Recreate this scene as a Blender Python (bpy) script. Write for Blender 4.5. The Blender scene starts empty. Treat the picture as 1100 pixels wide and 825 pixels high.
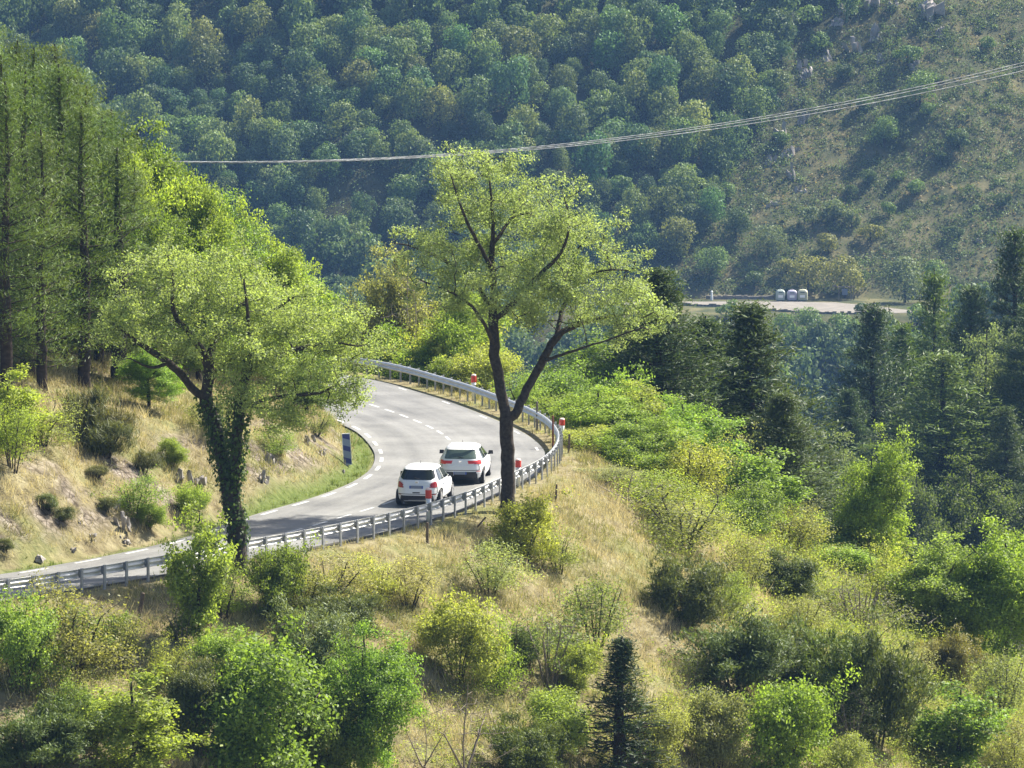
import bpy, math
import numpy as np
from mathutils import Vector, Matrix

SC = bpy.context.scene
COL = SC.collection
rad = math.radians

# ------------------------------------------------------------------ camera, sky, sun, exposure
FPX = 6287.0                      # focal length in pixels of an 1100 px wide frame
CAM_Z = 26.0
PITCH = rad(5.6)
cam_d = bpy.data.cameras.new("camera")
cam_d.sensor_width = 36.0
cam_d.lens = FPX / 1100.0 * 36.0
cam_d.clip_start = 0.5
cam_d.clip_end = 6000.0
cam = bpy.data.objects.new("camera", cam_d)
COL.objects.link(cam)
cam.location = (0, 0, CAM_Z)
cam.rotation_euler = (math.pi / 2 - PITCH, 0, 0)
SC.camera = cam

SUN_AZ, SUN_EL = rad(50), rad(47)   # azimuth clockwise from +Y (away from the camera, to the right)
world = bpy.data.worlds.new("World")
SC.world = world
world.use_nodes = True
wn = world.node_tree
wn.nodes.clear()
sky = wn.nodes.new("ShaderNodeTexSky")
sky.sky_type = 'NISHITA'
sky.sun_disc = False
sky.sun_elevation = SUN_EL
sky.sun_rotation = SUN_AZ
sky.air_density = 0.8
sky.dust_density = 2.0
bg = wn.nodes.new("ShaderNodeBackground")
bg.inputs['Strength'].default_value = 0.075
wo = wn.nodes.new("ShaderNodeOutputWorld")
wn.links.new(sky.outputs[0], bg.inputs[0])
wn.links.new(bg.outputs[0], wo.inputs[0])

sun_d = bpy.data.lights.new("sun", 'SUN')
sun_d.energy = 5.0
sun_d.angle = rad(0.5)
sun_d.color = (1.0, 0.94, 0.82)
sun = bpy.data.objects.new("sun", sun_d)
COL.objects.link(sun)
sdir = Vector((math.sin(SUN_AZ) * math.cos(SUN_EL), math.cos(SUN_AZ) * math.cos(SUN_EL), math.sin(SUN_EL)))
sun.rotation_euler = (-sdir).to_track_quat('-Z', 'Y').to_euler()
sun.location = (150, 300, 200)

SC.view_settings.view_transform = 'Standard'
SC.view_settings.look = 'None'
SC.view_settings.gamma = 1.0
SC.view_settings.use_curve_mapping = False
SC.view_settings.exposure = 1.55
SC.render.engine = 'CYCLES'
cy = SC.cycles
cy.use_denoising = True
cy.max_bounces = 7
cy.diffuse_bounces = 4
cy.glossy_bounces = 2
cy.transmission_bounces = 4
cy.volume_bounces = 0
cy.sample_clamp_indirect = 6.0

# ------------------------------------------------------------------ node helpers and materials
def new_mat(name):
    m = bpy.data.materials.new(name)
    m.use_nodes = True
    nt = m.node_tree
    nt.nodes.clear()
    return m, nt, nt.nodes, nt.links

def principled(name, color, rough=0.6, metal=0.0, spec=0.5, noise=None, bump=0.0):
    """Plain surface; noise = (scale, amount) varies its colour a little."""
    m, nt, N, L = new_mat(name)
    out = N.new("ShaderNodeOutputMaterial")
    p = N.new("ShaderNodeBsdfPrincipled")
    p.inputs['Base Color'].default_value = (*color, 1)
    p.inputs['Roughness'].default_value = rough
    p.inputs['Metallic'].default_value = metal
    p.inputs['Specular IOR Level'].default_value = spec
    if noise:
        tc = N.new("ShaderNodeTexCoord")
        n = N.new("ShaderNodeTexNoise")
        n.inputs['Scale'].default_value = noise[0]
        n.inputs['Detail'].default_value = 6
        L.new(tc.outputs['Object'], n.inputs['Vector'])
        r = N.new("ShaderNodeValToRGB")
        r.color_ramp.elements[0].position = 0.3
        r.color_ramp.elements[1].position = 0.7
        a = noise[1]
        r.color_ramp.elements[0].color = (*[c * (1 - a) for c in color], 1)
        r.color_ramp.elements[1].color = (*[min(1, c * (1 + a)) for c in color], 1)
        L.new(n.outputs['Fac'], r.inputs['Fac'])
        L.new(r.outputs[0], p.inputs['Base Color'])
        if bump:
            b = N.new("ShaderNodeBump")
            b.inputs['Strength'].default_value = 0.6
            b.inputs['Distance'].default_value = bump
            L.new(n.outputs['Fac'], b.inputs['Height'])
            L.new(b.outputs[0], p.inputs['Normal'])
    L.new(p.outputs[0], out.inputs[0])
    return m

def leaf_material(name, trans=0.42, warm=(1.35, 1.2, 0.45), gloss=0.35):
    """Leaves: colour from the object's own colour, varied per leaf by the 'tint' attribute."""
    m, nt, N, L = new_mat(name)
    out = N.new("ShaderNodeOutputMaterial")
    oi = N.new("ShaderNodeObjectInfo")
    at = N.new("ShaderNodeAttribute")
    at.attribute_name = "tint"
    mr = N.new("ShaderNodeMapRange")
    mr.inputs['To Min'].default_value = 0.55
    mr.inputs['To Max'].default_value = 1.45
    L.new(at.outputs['Fac'], mr.inputs['Value'])
    mul = N.new("ShaderNodeVectorMath"); mul.operation = 'SCALE'
    L.new(oi.outputs['Color'], mul.inputs[0])
    L.new(mr.outputs[0], mul.inputs['Scale'])
    tr = N.new("ShaderNodeVectorMath"); tr.operation = 'MULTIPLY'
    tr.inputs[1].default_value = warm
    L.new(mul.outputs[0], tr.inputs[0])
    d = N.new("ShaderNodeBsdfPrincipled")
    d.inputs['Roughness'].default_value = 0.55
    d.inputs['Specular IOR Level'].default_value = gloss
    L.new(mul.outputs[0], d.inputs['Base Color'])
    t = N.new("ShaderNodeBsdfTranslucent")
    L.new(tr.outputs[0], t.inputs['Color'])
    mx = N.new("ShaderNodeMixShader")
    mx.inputs[0].default_value = trans
    L.new(d.outputs[0], mx.inputs[1])
    L.new(t.outputs[0], mx.inputs[2])
    L.new(mx.outputs[0], out.inputs[0])
    return m

M_LEAF = leaf_material("leaf", 0.5, (1.3, 1.32, 0.56), 0.25)
M_NEEDLE = leaf_material("needle", 0.32, (1.35, 1.25, 0.5), 0.2)
M_GRASS = leaf_material("grass_blade", 0.35, (1.15, 1.05, 0.7), 0.1)
M_BARK = principled("bark", (0.05, 0.041, 0.033), 0.9, spec=0.1, noise=(9, 0.45), bump=0.03)
M_PBARK = principled("pine_bark", (0.055, 0.042, 0.034), 0.9, spec=0.1, noise=(6, 0.4), bump=0.02)
M_TWIG = principled("grey_twig", (0.20, 0.17, 0.14), 0.9, spec=0.1, noise=(14, 0.3))
M_ROCK = principled("rock", (0.29, 0.265, 0.24), 0.9, spec=0.2, noise=(2.2, 0.45), bump=0.08)
M_STEEL = principled("galvanised_steel", (0.58, 0.58, 0.57), 0.45, 0.3, noise=(3, 0.12))
M_POST = principled("steel_post", (0.30, 0.31, 0.33), 0.5, 0.5, noise=(6, 0.2))
M_WHITE = principled("white_plastic", (0.8, 0.8, 0.78), 0.45)
M_RED = principled("red_reflector", (0.62, 0.05, 0.03), 0.4)
M_WOOD = principled("weathered_wood", (0.13, 0.10, 0.075), 0.9, spec=0.1, noise=(12, 0.35))
M_BLUE = principled("navy_sign_face", (0.028, 0.04, 0.20), 0.4)
M_PALE = principled("pale_sign_face", (0.20, 0.25, 0.38), 0.35)
M_CARW = principled("white_car_paint", (0.72, 0.73, 0.74), 0.22, spec=0.5)
M_GLASS = principled("dark_car_glass", (0.015, 0.02, 0.022), 0.05, spec=0.6)
M_GLASSG = principled("green_car_glass", (0.07, 0.10, 0.08), 0.06, spec=0.6)
M_BLACK = principled("black_plastic", (0.018, 0.018, 0.02), 0.55)
M_TYRE = principled("rubber", (0.02, 0.02, 0.02), 0.8)
M_RIM = principled("alloy", (0.5, 0.5, 0.52), 0.35, 0.7)
M_TAIL = principled("tail_light_lens", (0.30, 0.016, 0.02), 0.15)
M_TAIL2 = principled("bright_tail_light_lens", (0.6, 0.05, 0.05), 0.15)
M_CHROME = principled("chrome", (0.7, 0.7, 0.72), 0.2, 0.9)
M_PLATE = principled("plate_white_shaded", (0.17, 0.20, 0.27), 0.4)  # white plate, with the bluish shade on it put into the base colour
M_PBLUE = principled("plate_blue", (0.03, 0.07, 0.35), 0.4)
M_CABLE = principled("bare_aluminium_strand", (0.5, 0.5, 0.48), 0.5, 0.15, noise=(1.6, 0.5))
M_PAINT = principled("road_paint", (0.46, 0.46, 0.44), 0.6, noise=(3, 0.15))
M_GRAVEL = principled("pale_gravel", (0.19, 0.175, 0.155), 0.95, spec=0.1, noise=(0.6, 0.18))
M_STONE = principled("dry_stone", (0.22, 0.195, 0.165), 0.95, spec=0.1, noise=(1.2, 0.4))
M_BIN_A = principled("pale_green_bin", (0.34, 0.39, 0.34), 0.5)
M_BIN_B = principled("pale_lilac_bin", (0.37, 0.35, 0.43), 0.5)
M_BIN_C = principled("pale_yellow_bin", (0.39, 0.39, 0.27), 0.5)
M_BINDARK = principled("bin_opening", (0.06, 0.09, 0.08), 0.6)

def asphalt_material():
    m, nt, N, L = new_mat("worn_asphalt")
    out = N.new("ShaderNodeOutputMaterial")
    p = N.new("ShaderNodeBsdfPrincipled")
    p.inputs['Roughness'].default_value = 0.75
    p.inputs['Specular IOR Level'].default_value = 0.35
    tc = N.new("ShaderNodeTexCoord")
    uv = N.new("ShaderNodeUVMap")
    # wheel tracks and bleeding streaks that follow the lanes (u across, v along)
    mp = N.new("ShaderNodeMapping"); mp.inputs['Scale'].default_value = (7.0, 0.05, 1)
    L.new(uv.outputs[0], mp.inputs[0])
    n1 = N.new("ShaderNodeTexNoise"); n1.inputs['Scale'].default_value = 1.0; n1.inputs['Detail'].default_value = 4
    L.new(mp.outputs[0], n1.inputs['Vector'])
    n2 = N.new("ShaderNodeTexNoise"); n2.inputs['Scale'].default_value = 0.35; n2.inputs['Detail'].default_value = 5
    L.new(tc.outputs['Object'], n2.inputs['Vector'])
    n3 = N.new("ShaderNodeTexNoise"); n3.inputs['Scale'].default_value = 9; n3.inputs['Detail'].default_value = 6
    L.new(tc.outputs['Object'], n3.inputs['Vector'])
    a = N.new("ShaderNodeMath"); a.operation = 'ADD'
    L.new(n1.outputs['Fac'], a.inputs[0]); L.new(n2.outputs['Fac'], a.inputs[1])
    b = N.new("ShaderNodeMath"); b.operation = 'MULTIPLY_ADD'; b.inputs[1].default_value = 0.5
    L.new(n3.outputs['Fac'], b.inputs[0]); L.new(a.outputs[0], b.inputs[2])
    r = N.new("ShaderNodeValToRGB")
    r.color_ramp.elements[0].position = 0.85; r.color_ramp.elements[0].color = (0.062, 0.062, 0.061, 1)
    r.color_ramp.elements[1].position = 1.6; r.color_ramp.elements[1].color = (0.21, 0.208, 0.198, 1)
    mr = N.new("ShaderNodeMapRange"); mr.inputs['From Min'].default_value = 0.85; mr.inputs['From Max'].default_value = 1.6
    L.new(b.outputs[0], mr.inputs['Value'])
    r.color_ramp.elements[0].position = 0.0; r.color_ramp.elements[1].position = 1.0
    L.new(mr.outputs[0], r.inputs['Fac'])
    L.new(r.outputs[0], p.inputs['Base Color'])
    bp = N.new("ShaderNodeBump"); bp.inputs['Strength'].default_value = 0.3; bp.inputs['Distance'].default_value = 0.01
    L.new(n3.outputs['Fac'], bp.inputs['Height']); L.new(bp.outputs[0], p.inputs['Normal'])
    L.new(p.outputs[0], out.inputs[0])
    return m

def ground_material():
    """Dry straw near by, greener verge, bare rock on the cut bank, leaf litter and heath on the far slope;
    the three attributes say where each one lies."""
    m, nt, N, L = new_mat("hillside_ground")
    out = N.new("ShaderNodeOutputMaterial")
    p = N.new("ShaderNodeBsdfPrincipled")
    p.inputs['Roughness'].default_value = 0.95
    p.inputs['Specular IOR Level'].default_value = 0.05
    tc = N.new("ShaderNodeTexCoord")
    def noise(s, d=6):
        n = N.new("ShaderNodeTexNoise"); n.inputs['Scale'].default_value = s; n.inputs['Detail'].default_value = d
        L.new(tc.outputs['Object'], n.inputs['Vector']); return n.outputs['Fac']
    def ramp(f, stops):
        r = N.new("ShaderNodeValToRGB")
        while len(r.color_ramp.elements) < len(stops): r.color_ramp.elements.new(0.5)
        for e, (q, c) in zip(r.color_ramp.elements, stops):
            e.position = q; e.color = (*c, 1)
        L.new(f, r.inputs['Fac']); return r.outputs[0]
    def mix(f, a, b):
        x = N.new("ShaderNodeMix"); x.data_type = 'RGBA'
        L.new(f, x.inputs[0]); L.new(a, x.inputs[6]); L.new(b, x.inputs[7]); return x.outputs[2]
    def attr(n):
        a = N.new("ShaderNodeAttribute"); a.attribute_name = n; return a.outputs['Fac']
    straw = ramp(noise(1.7, 8), [(0.3, (0.10, 0.082, 0.045)), (0.5, (0.185, 0.158, 0.088)), (0.72, (0.255, 0.225, 0.135))])
    olive = ramp(noise(3.0, 6), [(0.3, (0.08, 0.10, 0.03)), (0.7, (0.20, 0.19, 0.08))])
    patch = ramp(noise(0.33, 5), [(0.45, (0, 0, 0)), (0.62, (0.8, 0.8, 0.8))])
    near = mix(patch, straw, olive)
    verge = ramp(noise(4.0, 4), [(0.3, (0.06, 0.085, 0.02)), (0.7, (0.11, 0.135, 0.04))])
    near = mix(attr("verge"), near, verge)
    rock = ramp(noise(2.6, 10), [(0.35, (0.08, 0.066, 0.052)), (0.5, (0.165, 0.138, 0.108)), (0.65, (0.27, 0.235, 0.195))])
    vo = N.new("ShaderNodeTexVoronoi"); vo.feature = 'DISTANCE_TO_EDGE'; vo.inputs['Scale'].default_value = 3.2
    L.new(tc.outputs['Object'], vo.inputs['Vector'])
    crack = ramp(vo.outputs['Distance'], [(0.0, (0.25, 0.23, 0.2)), (0.10, (1, 1, 1))])
    mm = N.new("ShaderNodeMix"); mm.data_type = 'RGBA'; mm.blend_type = 'MULTIPLY'; mm.inputs[0].default_value = 1.0
    L.new(rock, mm.inputs[6]); L.new(crack, mm.inputs[7])
    near = mix(attr("rock"), near, mm.outputs[2])
    wood = ramp(noise(0.25, 6), [(0.3, (0.030, 0.034, 0.015)), (0.7, (0.075, 0.075, 0.035))])
    heath = ramp(noise(0.22, 9), [(0.36, (0.045, 0.055, 0.026)), (0.52, (0.09, 0.09, 0.043)), (0.70, (0.165, 0.145, 0.075))])
    far = mix(attr("heath"), wood, heath)
    fin = mix(attr("far"), near, far)
    L.new(fin, p.inputs['Base Color'])
    bp = N.new("ShaderNodeBump"); bp.inputs['Strength'].default_value = 0.7; bp.inputs['Distance'].default_value = 0.12
    L.new(noise(5, 8), bp.inputs['Height']); L.new(bp.outputs[0], p.inputs['Normal'])
    L.new(p.outputs[0], out.inputs[0])
    return m

# ------------------------------------------------------------------ mesh helpers
def mesh_np(name, V, faces, mats, midx=None, tint=None, smooth=False, attrs=None, uv=None):
    """faces: list of (n, k) int arrays. midx: material index per face, tint: value per vertex."""
    me = bpy.data.meshes.new(name)
    V = np.asarray(V, np.float32)
    me.vertices.add(len(V))
    me.vertices.foreach_set("co", V.ravel())
    faces = [np.asarray(f, np.int32) for f in faces if len(f)]
    loops = np.concatenate([f.ravel() for f in faces]) if faces else np.zeros(0, np.int32)
    totals = np.concatenate([np.full(len(f), f.shape[1], np.int32) for f in faces]) if faces else np.zeros(0, np.int32)
    starts = np.concatenate([[0], np.cumsum(totals)[:-1]]).astype(np.int32) if len(totals) else totals
    me.loops.add(len(loops))
    me.loops.foreach_set("vertex_index", loops)
    me.polygons.add(len(totals))
    me.polygons.foreach_set("loop_start", starts)
    me.polygons.foreach_set("loop_total", totals)
    for m in (mats if isinstance(mats, (list, tuple)) else [mats]):
        me.materials.append(m)
    if midx is not None:
        me.polygons.foreach_set("material_index", np.asarray(midx, np.int32))
    if smooth:
        me.polygons.foreach_set("use_smooth", np.ones(len(totals), bool))
    if tint is not None:
        a = me.attributes.new("tint", 'FLOAT', 'POINT')
        a.data.foreach_set("value", np.asarray(tint, np.float32))
    for k, v in (attrs or {}).items():
        a = me.attributes.new(k, 'FLOAT', 'POINT')
        a.data.foreach_set("value", np.asarray(v, np.float32))
    if uv is not None:
        l = me.uv_layers.new(name="UVMap")
        l.data.foreach_set("uv", np.asarray(uv, np.float32)[loops].ravel())
    me.update()
    me.validate()
    return me

def link(name, me, parent=None, loc=None):
    o = bpy.data.objects.new(name, me)
    COL.objects.link(o)
    if parent is not None: o.parent = parent
    if loc is not None: o.location = loc
    return o

def tag(o, label=None, cat=None, group=None, kind=None):
    if label: o["label"] = label
    if cat: o["category"] = cat
    if group: o["group"] = group
    if kind: o["kind"] = kind
    return o

def thing(name, label, cat, loc=(0, 0, 0), rz=0.0, group=None):
    o = link(name, None)
    o.location = loc
    o.rotation_euler = (0, 0, rz)
    o.empty_display_size = 0.2
    return tag(o, label, cat, group)

class MB:
    """Collects boxes, tubes and lathes into one mesh."""
    def __init__(s): s.V, s.Q, s.T, s.M, s.n, s.poly = [], [], [], [], 0, []
    def add(s, V, faces, mi=0):
        for f in faces: s.poly.append(([i + s.n for i in f], mi))
        s.V += [tuple(v) for v in V]; s.n += len(V)
    def box(s, c, d, mi=0, rot=None, taper=1.0):
        x, y, z = [q / 2 for q in d]
        P = [Vector((sx * x * (taper if sz > 0 else 1), sy * y * (taper if sz > 0 else 1), sz * z)) for sz in (-1, 1) for sy in (-1, 1) for sx in (-1, 1)]
        if rot is not None: P = [rot @ q for q in P]
        P = [q + Vector(c) for q in P]
        s.add(P, [(0, 2, 3, 1), (4, 5, 7, 6), (0, 1, 5, 4), (2, 6, 7, 3), (0, 4, 6, 2), (1, 3, 7, 5)], mi)
    def lathe(s, prof, n=14, axis='z', c=(0, 0, 0), mi=None):
        """prof: [(r, h, material)] along the axis."""
        V, F, k = [], [], len(prof)
        for r, h, *_ in prof:
            for i in range(n):
                a = 2 * math.pi * i / n
                if axis == 'z': V.append((c[0] + r * math.cos(a), c[1] + r * math.sin(a), c[2] + h))
                else: V.append((c[0] + h, c[1] + r * math.cos(a), c[2] + r * math.sin(a)))
        for j in range(k - 1):
            m = prof[j][2] if len(prof[j]) > 2 else (mi or 0)
            for i in range(n):
                s.poly.append(([s.n + j * n + i, s.n + j * n + (i + 1) % n, s.n + (j + 1) * n + (i + 1) % n, s.n + (j + 1) * n + i], m))
        s.poly.append(([s.n + i for i in range(n)][::-1], prof[0][2] if len(prof[0]) > 2 else 0))
        s.poly.append(([s.n + (k - 1) * n + i for i in range(n)], prof[-1][2] if len(prof[-1]) > 2 else 0))
        s.V += V; s.n += len(V)
    def mesh(s, name, mats, smooth=False):
        me = bpy.data.meshes.new(name)
        me.from_pydata(s.V, [], [f for f, _ in s.poly])
        for m in (mats if isinstance(mats, (list, tuple)) else [mats]): me.materials.append(m)
        me.polygons.foreach_set("material_index", [m for _, m in s.poly])
        if smooth: me.polygons.foreach_set("use_smooth", [True] * len(s.poly))
        me.update(); me.validate()
        return me
    def build(s, name, mats, parent=None, loc=None, smooth=False):
        return link(name, s.mesh(name, mats, smooth), parent, loc)

# ------------------------------------------------------------------ noise
def _hash(i, j, k=0):
    n = (i.astype(np.int64) * 374761393 + j.astype(np.int64) * 668265263 + k * 974634777) & 0x7fffffff
    n = ((n ^ (n >> 13)) * 1274126177) & 0x7fffffff
    return ((n ^ (n >> 16)) & 0xffff) / 65535.0

def vnoise(x, y, seed=0):
    i, j = np.floor(x), np.floor(y)
    fx, fy = x - i, y - j
    fx, fy = fx * fx * (3 - 2 * fx), fy * fy * (3 - 2 * fy)
    a, b = _hash(i, j, seed), _hash(i + 1, j, seed)
    c, d = _hash(i, j + 1, seed), _hash(i + 1, j + 1, seed)
    return (a * (1 - fx) + b * fx) * (1 - fy) + (c * (1 - fx) + d * fx) * fy

def fbm(x, y, oct=4, seed=0):
    s, a, t = 0, 1.0, 0
    for k in range(oct):
        s = s + a * (vnoise(x, y, seed + k) - 0.5); t += a
        x, y, a = x * 2.03, y * 2.03, a * 0.5
    return s / t * 2.0     # about -1..1

# ------------------------------------------------------------------ road lines (plan, metres)
def catmull(P, step=0.5):
    P = np.array(P, float)
    P = np.vstack([2 * P[0] - P[1], P, 2 * P[-1] - P[-2]])
    o = []
    for k in range(1, len(P) - 2):
        n = max(2, int(np.linalg.norm(P[k + 1] - P[k]) / step))
        t = np.linspace(0, 1, n, endpoint=False)[:, None]
        a, b, c, d = P[k - 1], P[k], P[k + 1], P[k + 2]
        o.append(0.5 * (2 * b + (c - a) * t + (2 * a - 5 * b + 4 * c - d) * t ** 2 + (3 * b - a - 3 * c + d) * t ** 3))
    o.append(P[-2][None])
    return np.vstack(o)

def resample(P, step):
    s = np.concatenate([[0], np.cumsum(np.linalg.norm(np.diff(P, axis=0), axis=1))])
    n = max(2, int(round(s[-1] / step)) + 1)
    t = np.linspace(0, s[-1], n)
    return np.stack([np.interp(t, s, P[:, k]) for k in range(P.shape[1])], 1)

def smooth_line(P, it=6):
    P = P.copy()
    for _ in range(it):
        P[1:-1] = 0.25 * P[:-2] + 0.5 * P[1:-1] + 0.25 * P[2:]
    return P

INNER = smooth_line(resample(catmull([(-100, 145), (-62, 165), (-34, 183), (-18.5, 197.2), (-16.1, 200.3), (-14.6, 202.5), (-13.1, 205.2), (-11.7, 208.5),
    (-9.5, 215.4), (-7.6, 220.5), (-6.4, 224.8), (-5.9, 227.6), (-5.6, 230.2), (-5.5, 233.2), (-5.6, 236.6), (-5.9, 239.6), (-6.3, 242.9),
    (-6.9, 246), (-8.4, 251), (-10.4, 255.8), (-14, 261.5), (-21, 268), (-42, 279), (-90, 296)]), 0.5), 6)
RAIL = smooth_line(resample(catmull([(-96, 138), (-58, 157.5), (-30, 176.8), (-16.9, 191), (-14.8, 193.5), (-12.8, 196.2), (-10.5, 199.6), (-9.1, 201.9),
    (-7, 205.1), (-5.1, 208.4), (-3.8, 211), (-2.6, 213.8), (-1.4, 217.2), (-0.5, 220.7), (0.4, 224.2), (1.1, 227.3), (1.6, 230.8), (1.9, 235.3),
    (1.8, 239.4), (1.3, 244), (0.5, 248), (-0.6, 252.4), (-2, 257.4), (-3.5, 261.8), (-5, 265.9), (-7, 269.7), (-11, 275), (-18, 281), (-40, 292), (-88, 308)]), 0.5), 6)

def sdist(x, y, L):
    """Signed distance to a polyline, positive on its right-hand side."""
    x, y = np.asarray(x, float).ravel(), np.asarray(y, float).ravel()
    A, B = L[:-1], L[1:]
    D = B - A; LL = (D ** 2).sum(1)
    out = np.empty(len(x))
    for s in range(0, len(x), 20000):
        px, py = x[s:s + 20000, None], y[s:s + 20000, None]
        t = np.clip(((px - A[:, 0]) * D[:, 0] + (py - A[:, 1]) * D[:, 1]) / LL, 0, 1)
        qx, qy = px - A[:, 0] - t * D[:, 0], py - A[:, 1] - t * D[:, 1]
        d2 = qx * qx + qy * qy
        k = d2.argmin(1); r = np.arange(len(k))
        cr = D[k, 1] * qx[r, k] - D[k, 0] * qy[r, k]
        out[s:s + 20000] = np.sqrt(d2[r, k]) * np.sign(cr)
    return out

IN_C, RA_C = INNER[::3], RAIL[::3]

def sstep(a, b, x):
    t = np.clip((x - a) / (b - a), 0, 1)
    return t * t * (3 - 2 * t)

def smin(a, b, k):
    h = np.clip(0.5 + 0.5 * (b - a) / k, 0, 1)
    return b * (1 - h) + a * h - k * h * (1 - h)

FAR_Z = -53.0
def height(x, y, full=False):
    shp = np.shape(x)
    x = np.asarray(x, float).ravel(); y = np.asarray(y, float).ravel()
    dR = np.full(len(x), 300.0); dI = np.full(len(x), -300.0)
    nr = (y < 620) & (np.abs(x) < 330)
    dR[nr] = sdist(x[nr], y[nr], RA_C); dI[nr] = -sdist(x[nr], y[nr], IN_C)
    e = np.maximum(dR - 0.45, 0)
    outer = -(0.22 * np.minimum(e, 1.0) + 0.56 * np.maximum(e - 1.0, 0))
    f = np.maximum(dI - 0.45, 0)
    bank = 0.85 * np.minimum(f, 3.2) + 0.48 * np.maximum(f - 3.2, 0)
    plat = 1.3 + 0.33 * np.clip(-6 - x, 0, 40)
    near = outer + np.where(f > 0, smin(bank, plat, 1.6) * sstep(0, 0.6, f), 0)
    rough = sstep(0.6, 4.0, np.maximum(e, f))
    near = near + rough * (0.55 * fbm(x / 5.5, y / 5.5, 4, 3) + 0.26 * fbm(x / 1.4, y / 1.4, 3, 9))
    camh = 24.4 - 0.75 * np.maximum(y - 3, 0) - 0.02 * np.abs(x)
    mid = -27 + 0.4 * (np.minimum(x, 95) - 25) - 0.3 * np.maximum(430 - y, 0) - 0.45 * np.maximum(y - 430, 0) + 2.2 * fbm(x / 22, y / 22, 4, 21)
    w = sstep(-34, 24, x) * (1 - sstep(95, 150, x))               # shelf of the far road
    up = 948 - 6 * (1 - w)
    lo = 917 + 22 * (1 - w)
    off = 8 * fbm(x / 42 + 3.1, y / 140, 3, 31)
    fz = FAR_Z + np.where(y > up, (y - up) * 0.64, np.where(y < lo, -(lo - y) * 0.6, 0.0))
    awy = sstep(4, 26, np.maximum(y - up, lo - y))
    fz = fz + awy * (off * 0.9 + 1.6 * fbm(x / 9, y / 9, 4, 41))
    fz = np.minimum(fz, 78 + 0.05 * (y - 1150))
    z = np.maximum(np.maximum(near, camh), np.maximum(np.maximum(mid, fz), -94.0))
    if full:
        return z.reshape(shp), dR.reshape(shp), dI.reshape(shp)
    return z.reshape(shp)

def H1(x, y): return float(height(np.array([x]), np.array([y]))[0])

def ray(px, py):
    u, v = (px - 550.0) / FPX, (412.5 - py) / FPX
    return np.array([u, math.cos(PITCH) + v * math.sin(PITCH), -math.sin(PITCH) + v * math.cos(PITCH)])

def ground_at(px, py, y0=150.0, y1=1200.0):
    """Where the line of sight through a photograph pixel meets the ground."""
    d = ray(px, py)
    for a, b, n in ((y0, min(y1, 420), 1400), (420, y1, 1600)):
        if b <= a: continue
        t = np.linspace(a, b, n) / d[1]
        g = height(d[0] * t, d[1] * t) - (CAM_Z + d[2] * t)
        k = np.argmax(g > 0)
        if g[k] > 0:
            return np.array([d[0] * t[k], d[1] * t[k], CAM_Z + d[2] * t[k] + g[k]])
    raise ValueError("no ground at %s %s" % (px, py))

def stand_at(px, Y):
    x = (px - 550.0) / FPX * (Y + 0.0) / ray(px, 500)[1]
    return np.array([x, Y, H1(x, Y)])

# ------------------------------------------------------------------ ground sheet
def axis(breaks):
    o = [breaks[0][0]]
    for a, b, s in breaks:
        n = max(1, int(round((b - a) / s)))
        o += list(np.linspace(a, b, n + 1)[1:])
    return np.array(o)
gx = axis([(-420, -120, 20), (-120, -30, 3), (-30, -22, 0.8), (-22, 24, 0.36), (24, 34, 0.8), (34, 120, 2.5), (120, 420, 20)])
gy = axis([(-60, 150, 10), (150, 184, 1.2), (184, 275, 0.4), (275, 300, 1.2), (300, 470, 3), (470, 880, 12), (880, 1060, 2.2), (1060, 1500, 22)])
X, Y = np.meshgrid(gx, gy)
Z, dR, dI = height(X, Y, True)
onroad = (dR < 0.3) & (dI < 0.3)
Z = np.where(onroad, Z - 0.03, Z)
nxp, nyp = len(gx), len(gy)
idx = np.arange(nxp * nyp).reshape(nyp, nxp)
quads = np.stack([idx[:-1, :-1], idx[:-1, 1:], idx[1:, 1:], idx[1:, :-1]], -1).reshape(-1, 4)
vergeA = np.maximum(sstep(-0.2, 0.2, dI) * (1 - sstep(0.1 + 0.5 * sstep(208, 224, Y), 0.5 + 1.0 * sstep(208, 224, Y), dI + 0.5 * fbm(X / 1.5, Y / 1.5, 3, 7))), 0)
rockA = sstep(0.9, 1.8, dI) * (1 - sstep(3.2, 4.6, dI)) * sstep(-0.02, 0.18, fbm(X / 1.6, Y / 1.6, 4, 77))
farA = np.maximum(sstep(300, 330, Y), 0)
heathL = X - (20 + 0.55 * (Y - 950))      # the scrub covers the right of the far slope
heathA = sstep(-10, 14, heathL + 10 * fbm(X / 18, Y / 18, 3, 55)) * sstep(900, 912, Y)
ground = link("hillside", mesh_np("hillside", np.stack([X, Y, Z], -1).reshape(-1, 3), [quads], ground_material(), smooth=True,
              attrs={"verge": vergeA.ravel(), "rock": rockA.ravel(), "far": farA.ravel(), "heath": heathA.ravel()}))
tag(ground, "dry grassy hillside falling to a valley with a wooded slope beyond", "ground", kind="structure")

# ------------------------------------------------------------------ the road
def nearest(P, L):
    d = ((P[:, None] - L[None]) ** 2).sum(-1)
    return L[d.argmin(1)]
RA = resample(RAIL, 0.5)
IA = smooth_line(nearest(RA, resample(INNER, 0.1)), 8)
W_ = RA - IA
WL = np.linalg.norm(W_, axis=1, keepdims=True)
WN = W_ / WL                                     # unit, from the inner edge to the rail
near_sh = 0.35 + 0.55 * sstep(226, 250, RA[:, 1:2])   # shoulder between the asphalt and the rail
SA = np.concatenate([[0], np.cumsum(np.linalg.norm(np.diff(RA, axis=0), axis=1))])

def across(f):
    """The line at fraction f of the asphalt's width."""
    a, b = IA + WN * 0.0, RA - WN * near_sh
    return a + (b - a) * f

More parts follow.
